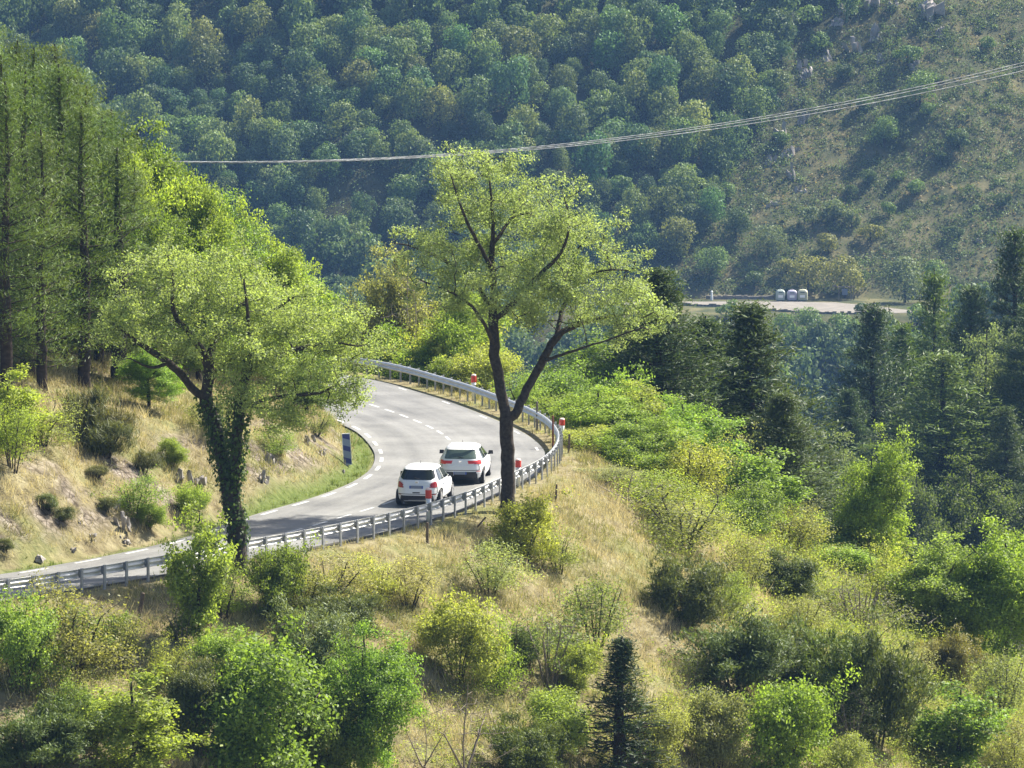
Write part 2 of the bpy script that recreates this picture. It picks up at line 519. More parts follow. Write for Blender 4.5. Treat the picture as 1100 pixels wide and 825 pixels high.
def strip(L, z, u0=None):
    n, k = L.shape[0], L.shape[1]
    V = np.concatenate([L, np.full((n, k, 1), z)], -1).reshape(-1, 3)
    i = np.arange(n * k).reshape(n, k)
    q = np.stack([i[:-1, :-1], i[:-1, 1:], i[1:, 1:], i[1:, :-1]], -1).reshape(-1, 4)
    return V, q

fr = np.linspace(0, 1, 9)
Lr = np.stack([across(f) for f in fr], 1)
V, q = strip(Lr, 0.035)
uv = np.stack([np.tile(fr, len(RA)), np.repeat(SA, len(fr))], -1)
# the broken edge of the asphalt drops to the ground
eL = np.stack([across(1.0), across(1.0) + WN * 0.03], 1)
road = link("road", mesh_np("road", V, [q], asphalt_material(), uv=uv))
tag(road, "grey asphalt road curving round the hillside", "road", kind="structure")
V2 = np.concatenate([np.concatenate([eL[:, 0], np.full((len(RA), 1), 0.035)], 1), np.concatenate([eL[:, 1], np.full((len(RA), 1), -0.08)], 1)])
i = np.arange(len(RA))
q2 = np.stack([i[:-1], i[1:], i[1:] + len(RA), i[:-1] + len(RA)], -1)
link("kerb_edge", mesh_np("kerb_edge", V2, [q2], principled("dark_edge", (0.07, 0.065, 0.055), 0.9)), road)

def dashes(name, line, width, dash, gap, phase=0.0):
    L = resample(line, 0.05)
    s = np.concatenate([[0], np.cumsum(np.linalg.norm(np.diff(L, axis=0), axis=1))])
    T = np.gradient(L, axis=0); T /= np.linalg.norm(T, axis=1, keepdims=True)
    Nn = np.stack([T[:, 1], -T[:, 0]], 1)
    Vs, Qs, n = [], [], 0
    a = phase
    while a + dash < s[-1]:
        tt = np.linspace(a, a + dash, 5)
        c = np.stack([np.interp(tt, s, L[:, k]) for k in (0, 1)], 1)
        nn = np.stack([np.interp(tt, s, Nn[:, k]) for k in (0, 1)], 1)
        v, q = strip(np.stack([c - nn * width / 2, c + nn * width / 2], 1), 0.040)
        Vs.append(v); Qs.append(q + n); n += len(v)
        a += dash + gap
    o = link(name, mesh_np(name, np.vstack(Vs), [np.vstack(Qs)], M_PAINT), road)
    return o
win = (SA > 60) & (SA < SA[-1] - 60)
dashes("centre_line", across(0.5)[win], 0.11, 1.35, 0.95)
def off_in(d): return IA + WN * d
dashes("edge_line", off_in(0.28)[win], 0.14, 1.5, 1.55, 0.3)
dashes("edge_line", (RA - WN * (near_sh + 0.25))[win & (RA[:, 1] > 236)], 0.10, 1.2, 5.2, 0.9)

# ------------------------------------------------------------------ guardrail
def sweep(L, prof, close=False):
    """Sweep a profile [(outward, height)] along a plan line, V and quads."""
    T = np.gradient(L, axis=0); T /= np.linalg.norm(T, axis=1, keepdims=True)
    Nn = np.stack([T[:, 1], -T[:, 0]], 1)
    k = len(prof)
    V = np.zeros((len(L), k, 3))
    for j, (o, h) in enumerate(prof):
        V[:, j, :2] = L + Nn * o
        V[:, j, 2] = h
    i = np.arange(len(L) * k).reshape(len(L), k)
    if close: i = np.concatenate([i, i[:, :1]], 1)
    q = np.stack([i[:-1, :-1], i[1:, :-1], i[1:, 1:], i[:-1, 1:]], -1).reshape(-1, 4)
    return V.reshape(-1, 3), q

sel = (RA[:, 1] > 183) & (RA[:, 1] < 284)
GR = resample(RA[sel], 0.25)
wave = [(0.0, 0.77), (-0.015, 0.745), (-0.085, 0.715), (-0.085, 0.685), (-0.01, 0.645), (0.0, 0.615), (-0.01, 0.585), (-0.085, 0.545), (-0.085, 0.515), (-0.015, 0.485), (0.0, 0.46)]
back = [(o + 0.012, h) for o, h in wave[::-1]]
guard = thing("guardrail", "galvanised steel guardrail on short posts along the outer edge of the road bend", "guardrail", (0, 0, 0))
V, q = sweep(GR, wave + back, True)
link("beam", mesh_np("beam", V, [q], M_STEEL), guard)
posts = resample(RA[sel], 1.15)
T = np.gradient(posts, axis=0); T /= np.linalg.norm(T, axis=1, keepdims=True)
pm = MB()
pm.box((0, 0, 0.33), (0.055, 0.10, 0.96))
pm_me = pm.mesh("post", M_POST)
sm = MB(); sm.box((0, 0, 0), (0.085, 0.07, 0.20)); sm.box((0.01, 0, 0.0), (0.03, 0.12, 0.28))
sm_me = sm.mesh("spacer_block", M_POST)
keep = [k for k in range(len(posts)) if posts[k, 1] > 187.5]
for k in keep[:100]:
    nx_, ny_ = T[k, 1], -T[k, 0]
    a = math.atan2(ny_, nx_)
    o = link("post", pm_me, guard, (posts[k, 0] + nx_ * 0.14, posts[k, 1] + ny_ * 0.14, 0))
    o.rotation_euler = (0, 0, a)
    link("spacer_block", sm_me, o, (-0.085, 0, 0.64))

# ------------------------------------------------------------------ cars
def car(name, label, loc, yaw, P):
    root = thing(name, label, "car", loc, yaw)
    zs = np.unique(np.concatenate([np.arange(P['z'][0], P['z'][-1], 0.022), P['z']]))
    prof = lambda k: np.interp(zs, P['z'], P[k])
    yr, yf, w, ex = prof('yr'), prof('yf'), prof('w'), prof('n')
    n = 220
    t = np.linspace(0, 2 * np.pi, n, endpoint=False)
    # even spacing along a superellipse
    V = []
    for k in range(len(zs)):
        c, s = np.cos(t), np.sin(t)
        x = np.sign(c) * np.abs(c) ** (2 / ex[k]) * w[k]
        hl = (yf[k] - yr[k]) / 2
        y = np.sign(s) * np.abs(s) ** (2 / ex[k]) * hl + (yf[k] + yr[k]) / 2
        L = np.stack([x, y], 1); L = np.vstack([L, L[:1]])
        L = resample(L, np.linalg.norm(np.diff(L, axis=0), axis=1).sum() / n)[:n]
        # the front narrows a little in plan
        yy = (L[:, 1] - 0) / P['yf'][2]
        L[:, 0] *= 1 - 0.12 * np.clip((yy - 0.72) / 0.28, 0, 1) ** 2
        V.append(np.concatenate([L, np.full((n, 1), zs[k])], 1))
    V = np.array(V)
    m = len(zs)
    i = np.arange(m * n).reshape(m, n); j = np.roll(i, -1, 1)
    q = np.stack([i[:-1], j[:-1], j[1:], i[1:]], -1).reshape(-1, 4)
    V = V.reshape(-1, 3)
    C = V[q].mean(1)
    nr = np.cross(V[q[:, 1]] - V[q[:, 0]], V[q[:, 3]] - V[q[:, 0]]); nr /= np.linalg.norm(nr, axis=1, keepdims=True) + 1e-9
    vn = np.zeros_like(V)
    for a in range(4): np.add.at(vn, q[:, a], nr)
    vn /= np.linalg.norm(vn, axis=1, keepdims=True) + 1e-9
    arch = np.zeros(len(q), bool)
    for yw in P['wheels']:
        arch |= (np.abs(C[:, 0]) > 0.45) & ((C[:, 1] - yw) ** 2 + (C[:, 2] - 0.30) ** 2 < 0.355 ** 2) & (np.abs(nr[:, 0]) > 0.5)
    top = i[-1][None, :]
    me = mesh_np("body", V, [q[~arch], top], M_CARW, smooth=True)
    body = link("body", me, root)
    def panel(nm, mask, mat, off=0.005, parent=root):
        f = q[mask & ~arch]
        if not len(f): return None
        u, inv = np.unique(f, return_inverse=True)
        return link(nm, mesh_np(nm, V[u] + vn[u] * off, [inv.reshape(-1, 4)], mat, smooth=True), parent)
    rear = (nr[:, 1] < -0.35) & (C[:, 1] < P['yf'][0] * 0.45)
    side = np.abs(nr[:, 0]) > 0.7
    x, y, z = C.T
    P['panels'](panel, x, y, z, rear, side, nr)
    # front windscreen
    panel("windscreen", (nr[:, 1] > 0.3) & (z > P['belt'] + 0.03) & (z < P['z'][-1] - 0.09) & (np.abs(x) < 0.66), M_GLASS)
    for s in (-1, 1):
        msk = side & (x * s > 0) & (z > P['belt'] + 0.02) & (z < P['z'][-1] - 0.13)
        lean = (z - P['belt'])
        for a, b in P['side']:
            panel("side_window", msk & (y > a + lean * (0.55 if a < 1.0 else 0)) & (y < b - lean * (1.1 if b > 2.3 else 0)), M_GLASS)
        for a, b in P['doors']:      # shut lines
            for e_ in (a, b):
                panel("door_gap", side & (x * s > 0) & (np.abs(y - e_) < 0.012) & (z > 0.36) & (z < P['belt']), M_BLACK, 0.003)
            hd = MB(); hd.box((s * (np.interp(0.8, P['z'], P['w']) + 0.012), a + 0.16, 0.80), (0.03, 0.17, 0.03))
            hd.build("door_handle", M_CARW, root)
        mr = MB(); mx = s * (np.interp(P['belt'], P['z'], P['w']) + 0.10)
        mr.box((mx, P['mirror'], P['belt'] + 0.07), (0.19, 0.10, 0.14), 0, None, 0.85)
        mr.box((mx, P['mirror'] - 0.054, P['belt'] + 0.07), (0.15, 0.006, 0.10), 1)
        mr.box((mx - s * 0.09, P['mirror'] + 0.01, P['belt'] - 0.0), (0.10, 0.05, 0.04), 1)
        mr.build("wing_mirror", [M_CARW if P.get('mw') else M_BLACK, M_BLACK], root)
        for yw in P['wheels']:
            wx = s * (P['track'])
            wh = link("wheel", None, root, (wx, yw, 0.305)); wh.empty_display_size = 0.1
            ty = MB(); ty.lathe([(0.20, -0.09), (0.29, -0.095), (0.305, -0.07), (0.305, 0.07), (0.29, 0.095), (0.20, 0.09)], 28, 'x')
            ty.build("tyre", M_TYRE, wh, smooth=False)
            rm = MB(); rm.lathe([(0.02, s * 0.085), (0.06, s * 0.09), (0.205, s * 0.07), (0.205, s * 0.10)], 24, 'x')
            for k in range(5):
                an = k * 2 * math.pi / 5
                rm.box((s * 0.09, 0.11 * math.cos(an), 0.11 * math.sin(an)), (0.02, 0.05, 0.18), 0, Matrix.Rotation(an - math.pi / 2, 3, 'X'))
            rm.build("rim", M_RIM, wh)
    ub = MB(); ub.box((0, P['yf'][0] / 2, 0.30), (P['track'] * 2 - 0.25, P['yf'][0] - 0.35, 0.24)); ub.build("underbody", M_BLACK, root)
    pl = MB(); pz, py = P['plate']
    pl.box((0, py, pz), (0.52, 0.012, 0.11)); pl.box((-0.235, py - 0.005, pz), (0.045, 0.012, 0.106), 1); pl.box((0.235, py - 0.005, pz), (0.045, 0.012, 0.106), 1)
    pl.build("number_plate", [M_PLATE, M_PBLUE], root)
    wp = MB(); wp.box((0.10, np.interp(P['belt'] + 0.12, P['z'], P['yr']) - 0.02, P['belt'] + 0.10), (0.42, 0.015, 0.02), 0, Matrix.Rotation(0.22, 3, 'Y')); wp.build("rear_wiper", M_BLACK, root)
    an = MB(); an.box((0, P['yf'][-1] * 0.55, P['z'][-1] + 0.09), (0.012, 0.012, 0.2), 0, Matrix.Rotation(-0.6, 3, 'X')); an.build("antenna", M_BLACK, root)
    bd = MB(); bd.lathe([(0.02, -0.01), (0.055, -0.006), (0.05, 0.006)], 16, 'x'); 
    b = bd.build("badge", M_CHROME, root, (0, np.interp(P['badge'], P['z'], P['yr']) - 0.004, P['badge'])); b.rotation_euler = (0, 0, math.pi / 2)
    return root, body

def panels_small(panel, x, y, z, rear, side, nr):
    ax = np.abs(x)
    panel("rear_window", rear & (z > 0.985) & (z < 1.35) & (ax < 0.70 - 0.14 * (z - 0.985) / 0.35) & (ax < 0.52 + 1.6 * (z - 0.985)), M_GLASS)
    panel("rear_bumper_trim", rear & (z > 0.24) & (z < 0.42) & (ax < 0.60), M_BLACK)
    panel("bumper_strip", rear & (z > 0.255) & (z < 0.295) & (ax < 0.30), M_CHROME, 0.012)
    panel("boot_recess", rear & (z > 0.515) & (z < 0.545) & (ax < 0.14), M_BLACK, 0.006)
    for s in (-1, 1):
        xs = x * s
        panel("tail_light", (xs > 0.52 - 0.45 * np.clip(0.80 - z, 0, 1)) & (y < 0.36 - 0.25 * np.clip(z - 0.80, 0, 1)) & (z > 0.70 + 0.35 * np.clip(xs - 0.66, 0, 1)) & (z < 0.93 - 0.5 * np.clip(0.66 - xs, 0, 1)), M_TAIL, 0.014)
        panel("reflector", rear & (xs > 0.56) & (xs < 0.72) & (z > 0.44) & (z < 0.47), M_TAIL, 0.008)
    panel("hatch_gap", rear & (((np.abs(ax - 0.745 + 0.12 * np.clip(z - 0.6, 0, 1)) < 0.012) & (z > 0.48) & (z < 0.72)) | ((np.abs(z - 0.475) < 0.011) & (ax < 0.74))), M_BLACK, 0.003)
    panel("spoiler", rear & (z > 1.355) & (z < 1.385) & (ax < 0.5), M_CARW, 0.05)

def panels_big(panel, x, y, z, rear, side, nr):
    ax = np.abs(x)
    panel("rear_window", rear & (z > 1.0) & (z < 1.32) & (ax < 0.62 - 0.22 * np.clip(z - 1.0, 0, 1)), M_GLASSG)
    panel("rear_bumper_trim", rear & (z > 0.20) & (z < 0.50) & (ax < 0.64 - 0.5 * np.clip(0.30 - z, 0, 1)), M_BLACK)
    for s in (-1, 1):
        xs = x * s
        panel("tail_light", (xs > 0.30) & (y < 0.42) & (z > 0.80 + 0.10 * np.clip(0.6 - xs, 0, 1)) & (z < 0.935 + 0.03 * np.clip(xs - 0.6, 0, 1)), M_TAIL2, 0.014)
        panel("reflector", rear & (xs > 0.62) & (xs < 0.78) & (z > 0.50) & (z < 0.53), M_TAIL2, 0.008)
    panel("hatch_gap", rear & (((np.abs(ax - 0.72) < 0.012) & (z > 0.56) & (z < 0.79)) | ((np.abs(z - 0.555) < 0.011) & (ax < 0.72))), M_BLACK, 0.003)
    panel("spoiler", rear & (z > 1.335) & (z < 1.375) & (ax < 0.56), M_CARW, 0.07)

SMALL = dict(
    z=[0.20, 0.28, 0.45, 0.60, 0.75, 0.88, 0.95, 1.02, 1.34, 1.385, 1.425, 1.45, 1.462],
    yr=[0.13, 0.04, 0.0, 0.015, 0.04, 0.08, 0.12, 0.18, 0.44, 0.50, 0.68, 1.0, 1.35],
    yf=[3.82, 3.92, 3.96, 3.93, 3.80, 3.45, 3.05, 2.88, 2.28, 2.16, 2.0, 1.90, 1.80],
    w=[0.76, 0.83, 0.86, 0.87, 0.865, 0.85, 0.82, 0.79, 0.63, 0.60, 0.54, 0.46, 0.34],
    n=[4.5, 4.2, 4, 4, 4, 4, 4, 4, 4, 4, 4, 3.6, 3], belt=0.93, wheels=(0.72, 3.20), track=0.755, side=((0.52, 1.28), (1.36, 2.62)), doors=((0.98, 1.40), (1.42, 2.42)),
    mirror=2.40, plate=(0.735, 0.022), badge=0.90, panels=panels_small)
BIG = dict(
    z=[0.20, 0.28, 0.45, 0.60, 0.75, 0.88, 0.96, 1.03, 1.33, 1.375, 1.415, 1.44, 1.455],
    yr=[0.16, 0.06, 0.0, 0.01, 0.03, 0.06, 0.10, 0.16, 0.44, 0.50, 0.72, 1.05, 1.45],
    yf=[4.18, 4.28, 4.33, 4.30, 4.15, 3.75, 3.25, 3.08, 2.45, 2.32, 2.15, 2.05, 1.95],
    w=[0.78, 0.86, 0.90, 0.905, 0.90, 0.885, 0.85, 0.81, 0.645, 0.61, 0.55, 0.47, 0.35],
    n=[4.5, 4.4, 4.2, 4.2, 4.2, 4.2, 4.2, 4.2, 4.2, 4.2, 4.2, 3.8, 3.2], belt=0.94, wheels=(0.78, 3.45), track=0.79, side=((0.62, 1.45), (1.53, 2.85)), doors=((1.12, 1.55), (1.57, 2.62)),
    mirror=2.62, plate=(0.46, -0.004), badge=0.90, panels=panels_big)
def road_spot(px, py):
    d = ray(px, py); t = (0.036 - CAM_Z) / d[2]
    return (d[0] * t, d[1] * t, 0.037)
car("hatchback", "smaller white hatchback, the nearer car, with a high number plate and curved tail lights", road_spot(447, 544.5), rad(-9), SMALL)
car("hatchback", "larger white hatchback farther round the bend, with wide red tail lights and black bumper", road_spot(494, 521), rad(-5), BIG)

# ------------------------------------------------------------------ roadside markers and signs
def bollard(x, y, z, label, h=1.25, lean=0.0):
    o = thing("marker_post", label, "marker post", (x, y, z - 0.05), 0.0, "red and white marker posts along the bend")
    o.rotation_euler = (lean, lean * 0.5, 0)
    a = MB(); a.lathe([(0.085, 0), (0.095, 0.5 * h), (0.105, 0.72 * h)], 16); a.build("shaft", M_WHITE, o, smooth=True)
    b = MB(); b.lathe([(0.113, 0.70 * h), (0.118, 0.72 * h), (0.118, 0.93 * h), (0.112, 0.94 * h)], 16); b.build("red_band", M_RED, o)
    c = MB(); c.lathe([(0.112, 0.94 * h), (0.10, 0.975 * h), (0.06, 1.0 * h), (0.01, 1.005 * h)], 16); c.build("cap", principled("pinkish_cap", (0.75, 0.55, 0.50), 0.5), o)
def by_rail(k_y, off):
    """The plan point a given way outside the rail where the rail's line reaches depth k_y."""
    L = RA; s = (np.abs(L[:, 1] - k_y)).argmin()
    T_ = L[min(s + 1, len(L) - 1)] - L[s - 1]; T_ = T_ / np.linalg.norm(T_)
    return L[s] + np.array([T_[1], -T_[0]]) * off
p = by_rail(213.2, -0.28); bollard(p[0], p[1], 0.0, "red and white marker post behind the rail beside the nearer white car", 1.3)
p = by_rail(224.6, -0.32); bollard(p[0], p[1], 0.0, "red and white marker post just right of the tall tree's trunk", 1.1)
p = by_rail(241.0, 0.42); bollard(p[0], p[1], H1(*p), "largest red and white marker post, outside the rail where the bend is tightest", 0.98, 0.04)
p = by_rail(258.0, 0.45); bollard(p[0], p[1], H1(*p), "red and white marker post outside the rail's far stretch, left of the tall tree", 1.2)

# striped board on the inside of the bend
d = ground_at(374, 503)
sg = thing("striped_sign", "upright blue and white striped board on the grass inside the bend", "road sign", tuple(d), rad(8))
sg.rotation_euler = (0, rad(-4), rad(6))
a = MB(); a.box((0, 0, 0.72), (0.30, 0.03, 1.22)); pan = a.build("panel", M_PALE, sg)
f = MB()
for s in (-1, 1): f.box((s * 0.158, 0, 0.72), (0.018, 0.05, 1.26))
f.box((0, 0, 1.342), (0.30, 0.05, 0.018)); f.box((0, 0, 0.10), (0.30, 0.05, 0.018))
f.build("frame", M_WHITE, sg)
b = MB()
for z0 in (0.12, 0.60, 1.08):
    V_ = []
    for yy in (-0.019, -0.015):
        V_ += [(-0.147, yy, z0 + 0.10), (0.147, yy, z0 - 0.0), (0.147, yy, z0 + 0.20), (-0.147, yy, min(1.325, z0 + 0.30))]
    b.add(V_, [(0, 1, 2, 3), (7, 6, 5, 4), (0, 4, 5, 1), (1, 5, 6, 2), (2, 6, 7, 3), (3, 7, 4, 0)])
b.build("stripe", M_BLUE, pan)
c = MB(); c.box((0, 0.04, 0.35), (0.06, 0.05, 0.9)); c.build("post", M_POST, sg)

# wooden stakes below the rail
def stake(px, py, h, label, lean=(0, 0), r=0.055, mat=None):
    d = ground_at(px, py)
    o = MB()
    o.lathe([(r * 1.05, -0.25), (r, 0.2), (r * 0.9, h * 0.6), (r * 0.92, h * 0.97), (r * 0.6, h)], 9)
    s = o.build("wooden_stake", mat or M_WOOD, None, tuple(d))
    s.rotation_euler = (lean[0], lean[1], 0.3)
    tag(s, label, "stake", "stakes standing below the guardrail")
stake(459, 584, 0.75, "short upright wooden stake in dry grass below the nearer car")
stake(510, 571, 0.62, "thin wooden stake leaning right below the rail, near the tall tree", (0, 0.75), 0.035)
stake(148, 671, 1.05, "thick dark wooden stake leaning in the grass below the left end of the rail", (0, 0.18), 0.075)
stake(597, 540, 0.7, "small grey wooden stake on the dry spur right of the tall tree", (0, 0.05), 0.045)
stake(611, 486, 0.75, "dark wooden stake at the edge of the thicket outside the bend", (0, 0.04), 0.05)
stake(594, 482, 1.35, "tall thin rusty stake beside the largest marker post", (0, 0.0), 0.045, principled("rusty_stake", (0.23, 0.08, 0.05), 0.9))
stake(577, 462, 1.2, "pale grey stake outside the rail behind the tall tree's right stem", (0, 0.0), 0.05, M_TWIG)

# ------------------------------------------------------------------ plant growing
def unit(v): return v / (np.linalg.norm(v, axis=-1, keepdims=True) + 1e-9)

def leaf_cloud(P, N, size, asp, rng, axis=None, fold=0.16):
    """One folded diamond per point; N is roughly its facing, axis its long direction."""
    n = len(P)
    N = unit(N)
    if axis is None: axis = rng.normal(size=(n, 3))
    A = unit(axis - N * (axis * N).sum(1, keepdims=True))
    S = np.cross(N, A)
    size = np.broadcast_to(np.asarray(size, float), (n,))[:, None]
    V = np.empty((n, 4, 3))
    V[:, 0] = P - A * size * 0.5
    V[:, 1] = P + S * size * asp * 0.5 + N * size * fold * asp
    V[:, 2] = P + A * size * 0.5
    V[:, 3] = P - S * size * asp * 0.5 + N * size * fold * asp
    return V.reshape(-1, 3), np.arange(n * 4).reshape(n, 4)

def grow(paths, tips, rng, step=0.35, wig=0.06, r_tip=0.010, power=2.3, up=0.12):
    """paths: limbs given as [(x, y, z, r)]; tips: points that twigs must reach. Returns node arrays."""
    P, par, rm = [], [], []
    for L in paths:
        L = np.array(L, float)
        D = resample(L, step) if len(L) > 1 else L
        j = -1
        if P:
            A = np.array(P); j = int(((A - D[0, :3]) ** 2).sum(1).argmin())
        for k, q in enumerate(D):
            if k == 0 and j >= 0 and np.linalg.norm(P[j] - q[:3]) < step * 0.7: continue
            P.append(q[:3] + (rng.normal(size=3) * min(wig * 0.5, 0.1 * q[3] + 0.004) if k else 0)); par.append(j); rm.append(q[3]); j = len(P) - 1
    A = np.zeros((60000, 3)); n = len(P); A[:n] = P
    tips = np.asarray(tips)
    d0 = np.array([((A[:n] - t) ** 2).sum(1).min() for t in tips])
    for t in tips[np.argsort(d0)]:
        dv = t - A[:n]
        c = (dv ** 2).sum(1) ** 0.5 * (1 + 0.35 * (dv[:, 2] < -0.1))
        j = int(c.argmin()); d = np.linalg.norm(t - A[j])
        k = max(1, int(d / step))
        side = rng.normal(size=3) * wig * d
        s0 = A[j].copy()
        for m in range(1, k + 1):
            f = m / k
            q = s0 + (t - s0) * f + side * math.sin(math.pi * f) + np.array([0, 0, up * d * math.sin(math.pi * f) * 0.6])
            A[n] = q; par.append(j if m == 1 else n - 1); rm.append(0.0); n += 1
    P = A[:n]; par = np.array(par); rm = np.array(rm)
    acc = np.zeros(n); kids = np.zeros(n, int)
    np.add.at(kids, par[par >= 0], 1)
    r = np.zeros(n)
    for k in range(n - 1, -1, -1):
        r[k] = max(rm[k], r_tip if kids[k] == 0 else acc[k] ** (1 / power))
        if par[k] >= 0: acc[par[k]] += min(r[k], r_tip * 40) ** power
    for k in range(n):
        if par[k] >= 0: r[k] = min(r[k], r[par[k]])
    return P, par, r

def tubes(P, par, r, rmin=0.0):
    n = len(P)
    kids = [[] for _ in range(n)]
    for k in range(n):
        if par[k] >= 0: kids[par[k]].append(k)
    Vs, Qs, nv = [], [], 0
    stack = [(k, None) for k in range(n) if par[k] < 0]
    while stack:
        k, p = stack.pop()
        ch = [] if p is None else [p]
        rr = [] if p is None else [min(r[p], r[k] * 1.25)]
        while True:
            ch.append(k); rr.append(r[k])
            if not kids[k]: break
            m = max(kids[k], key=lambda c: r[c])
            stack += [(c, k) for c in kids[k] if c != m]
            k = m
        if len(ch) < 2 or max(rr) < rmin: continue
        C = P[ch]; R = np.array(rr)
        T = unit(np.gradient(C, axis=0))
        ref = np.eye(3)[np.abs(T.mean(0)).argmin()]
        U = unit(np.cross(T, ref)); W = np.cross(T, U)
        s = 10 if R[0] > 0.12 else (6 if R[0] > 0.04 else 4)
        a = np.arange(s) * 2 * np.pi / s
        ring = C[:, None] + R[:, None, None] * (np.cos(a)[None, :, None] * U[:, None] + np.sin(a)[None, :, None] * W[:, None])
        i = np.arange(len(C) * s).reshape(-1, s) + nv; j = np.roll(i, -1, 1)
        Vs.append(ring.reshape(-1, 3)); Qs.append(np.stack([i[:-1], j[:-1], j[1:], i[1:]], -1).reshape(-1, 4)); nv += len(C) * s
    return np.vstack(Vs), np.vstack(Qs)

def in_lobes(lobes, n, rng, shell=0.6):
    """Points spread through a set of ellipsoids (cx, cy, cz, rx, ry, rz), thicker towards their skins."""
    L = np.array(lobes, float)
    vol = L[:, 3] * L[:, 4] * L[:, 5]
    k = rng.choice(len(L), n, p=vol ** 0.8 / (vol ** 0.8).sum())
    d = unit(rng.normal(size=(n, 3)))
    rr = rng.random(n) ** (1 / 3.0) * (1 - shell) + shell * (0.72 + 0.28 * rng.random(n))
    return L[k, :3] + d * rr[:, None] * L[k, 3:]

def sprays(lobes, n, each, spread, rng, shell):
    c = in_lobes(lobes, max(3, n // each), rng, shell)
    t = np.repeat(c, each, 0)
    return t + rng.normal(size=t.shape) * spread * np.array([1, 1, 0.7])

def clumps(tips, per, rad_, rng, flat=0.75):
    P = np.repeat(tips, per, 0)
    return P + rng.normal(size=P.shape) * rad_ * np.array([1, 1, flat]) * 0.55

def tints(tips_n, per, rng, spread=0.22, clump=0.18):
    t = np.repeat(rng.normal(0.5, clump, tips_n), per) + rng.normal(0, spread, tips_n * per)
    return np.clip(t, 0, 1.2)

PROTO = {}
def store(kind, wood, leaf, leafP, m_wood=None, m_leaf=None, tint=None, widthq=0.04):
    """Keeps a plant as two meshes scaled to one metre wide and one metre tall (undone when it is planted)."""
    x = leafP[:, :2]
    lo, hi = np.quantile(x, widthq, 0), np.quantile(x, 1 - widthq, 0)
    w = float((hi - lo).mean()) * 1.06; h = float(np.quantile(leafP[:, 2], 0.995))
    n = len(PROTO.setdefault(kind, []))
    me_w = mesh_np(kind + "_wood", wood[0], [wood[1]], m_wood or M_BARK, smooth=True) if wood is not None else None
    me_l = mesh_np(kind + "_leaves", leaf[0], [leaf[1]], m_leaf or M_LEAF, tint=np.repeat(tint, 4)) if leaf is not None else None
    PROTO[kind].append((me_w, me_l, w, h))

def dome(w, h, rng, k=7, low=0.25):
    """Irregular lobes that make up one bush or crown."""
    L = [(0, 0, h * 0.5, w * 0.33, w * 0.33, h * 0.42)]
    for _ in range(k):
        a = rng.random() * 2 * np.pi; q = rng.random() ** 0.5 * w * 0.34
        z = h * (low + (0.90 - low) * rng.random() * (1 - 0.45 * q / (w * 0.34)))
        s = (0.13 + 0.12 * rng.random()) * w
        L.append((q * math.cos(a), q * math.sin(a), z, s, s, s * (0.7 + 0.4 * rng.random()) * min(1.5, h / w)))
    return L

def make_bush(kind, seed, w, h, ntips, per, leaf, asp=0.55, rad_=0.22, stems=5, k=8, shell=0.6, upb=0.5, mat=None, wood=None, low=0.2, wig=0.06, vertical=0.0):
    rng = np.random.default_rng(seed)
    lobes = dome(w, h, rng, k, low)
    tips = sprays(lobes, ntips, 4, 0.17 * w / 2.6, rng, shell)
    out = rng.random(len(tips)) < 0.16
    tips[out] = (tips[out] - [0, 0, h * 0.3]) * (1.12 + 0.25 * rng.random((out.sum(), 1))) + [0, 0, h * 0.3]
    tips = tips[tips[:, 2] > 0.06 * h]
    paths = []
    for s in range(stems):
        a = s * 2 * np.pi / stems + rng.random(); q = w * (0.10 + 0.16 * rng.random())
        b = np.array([0.05 * w * math.cos(a), 0.05 * w * math.sin(a)])
        paths.append([(b[0], b[1], -0.15, 0.03), (b[0] + q * 0.35 * math.cos(a), b[1] + q * 0.35 * math.sin(a), h * 0.25, 0.024), (b[0] + q * math.cos(a), b[1] + q * math.sin(a), h * (0.5 + 0.2 * rng.random()), 0.014)])
    if stems == 1: paths = [[(0, 0, -0.2, 0.05), (0.03, 0.0, h * 0.4, 0.04), (0, 0.03, h * 0.85, 0.015)]]
    P, par, r = grow(paths, tips, rng, 0.2, wig, 0.006)
    LP = clumps(tips, per, rad_, rng)
    if vertical:
        ax = unit(LP - np.array([0, 0, h * 0.1])) * (0.9 if vertical < 1 else 0.5) + np.array([0, 0, vertical]) + rng.normal(size=LP.shape) * 0.45
    else: ax = None
    N = rng.normal(size=LP.shape) * 0.8 + np.array([0, 0, upb]) + unit(LP - np.array([0, 0, h * 0.4])) * 0.4
    LP[:, 2] = np.maximum(LP[:, 2], 0.03)
    lv = leaf_cloud(LP, N, leaf * (0.6 + 0.8 * rng.random(len(LP))), asp, rng, ax)
    store(kind, tubes(P, par, r), lv, LP, wood, mat, tints(len(tips), per, rng))

for s in range(4): make_bush('leafy', 10 + s, 3.0, 2.5, 240, 80, 0.082, rad_=0.25, stems=6)
for s in range(4): make_bush('airy', 30 + s, 2.6, 2.6, 210, 34, 0.066, rad_=0.28, stems=7, k=9, shell=0.5, wig=0.1)
for s in range(3): make_bush('thin', 50 + s, 2.4, 2.2, 190, 18, 0.058, rad_=0.24, stems=9, k=9, wood=M_TWIG, wig=0.12)
for s in range(4): make_bush('juniper', 70 + s, 2.8, 2.4, 300, 75, 0.125, asp=0.24, rad_=0.21, stems=5, k=16, shell=0.7, mat=M_NEEDLE, vertical=0.45)
for s in range(3): make_bush('sapling', 90 + s, 1.7, 3.2, 170, 66, 0.078, asp=0.6, rad_=0.20, stems=1, k=8, shell=0.45, low=0.12)
for s in range(3): make_bush('broom', 110 + s, 1.8, 1.6, 130, 26, 0.34, asp=0.06, rad_=0.2, stems=7, k=5, mat=M_NEEDLE, vertical=1.6)

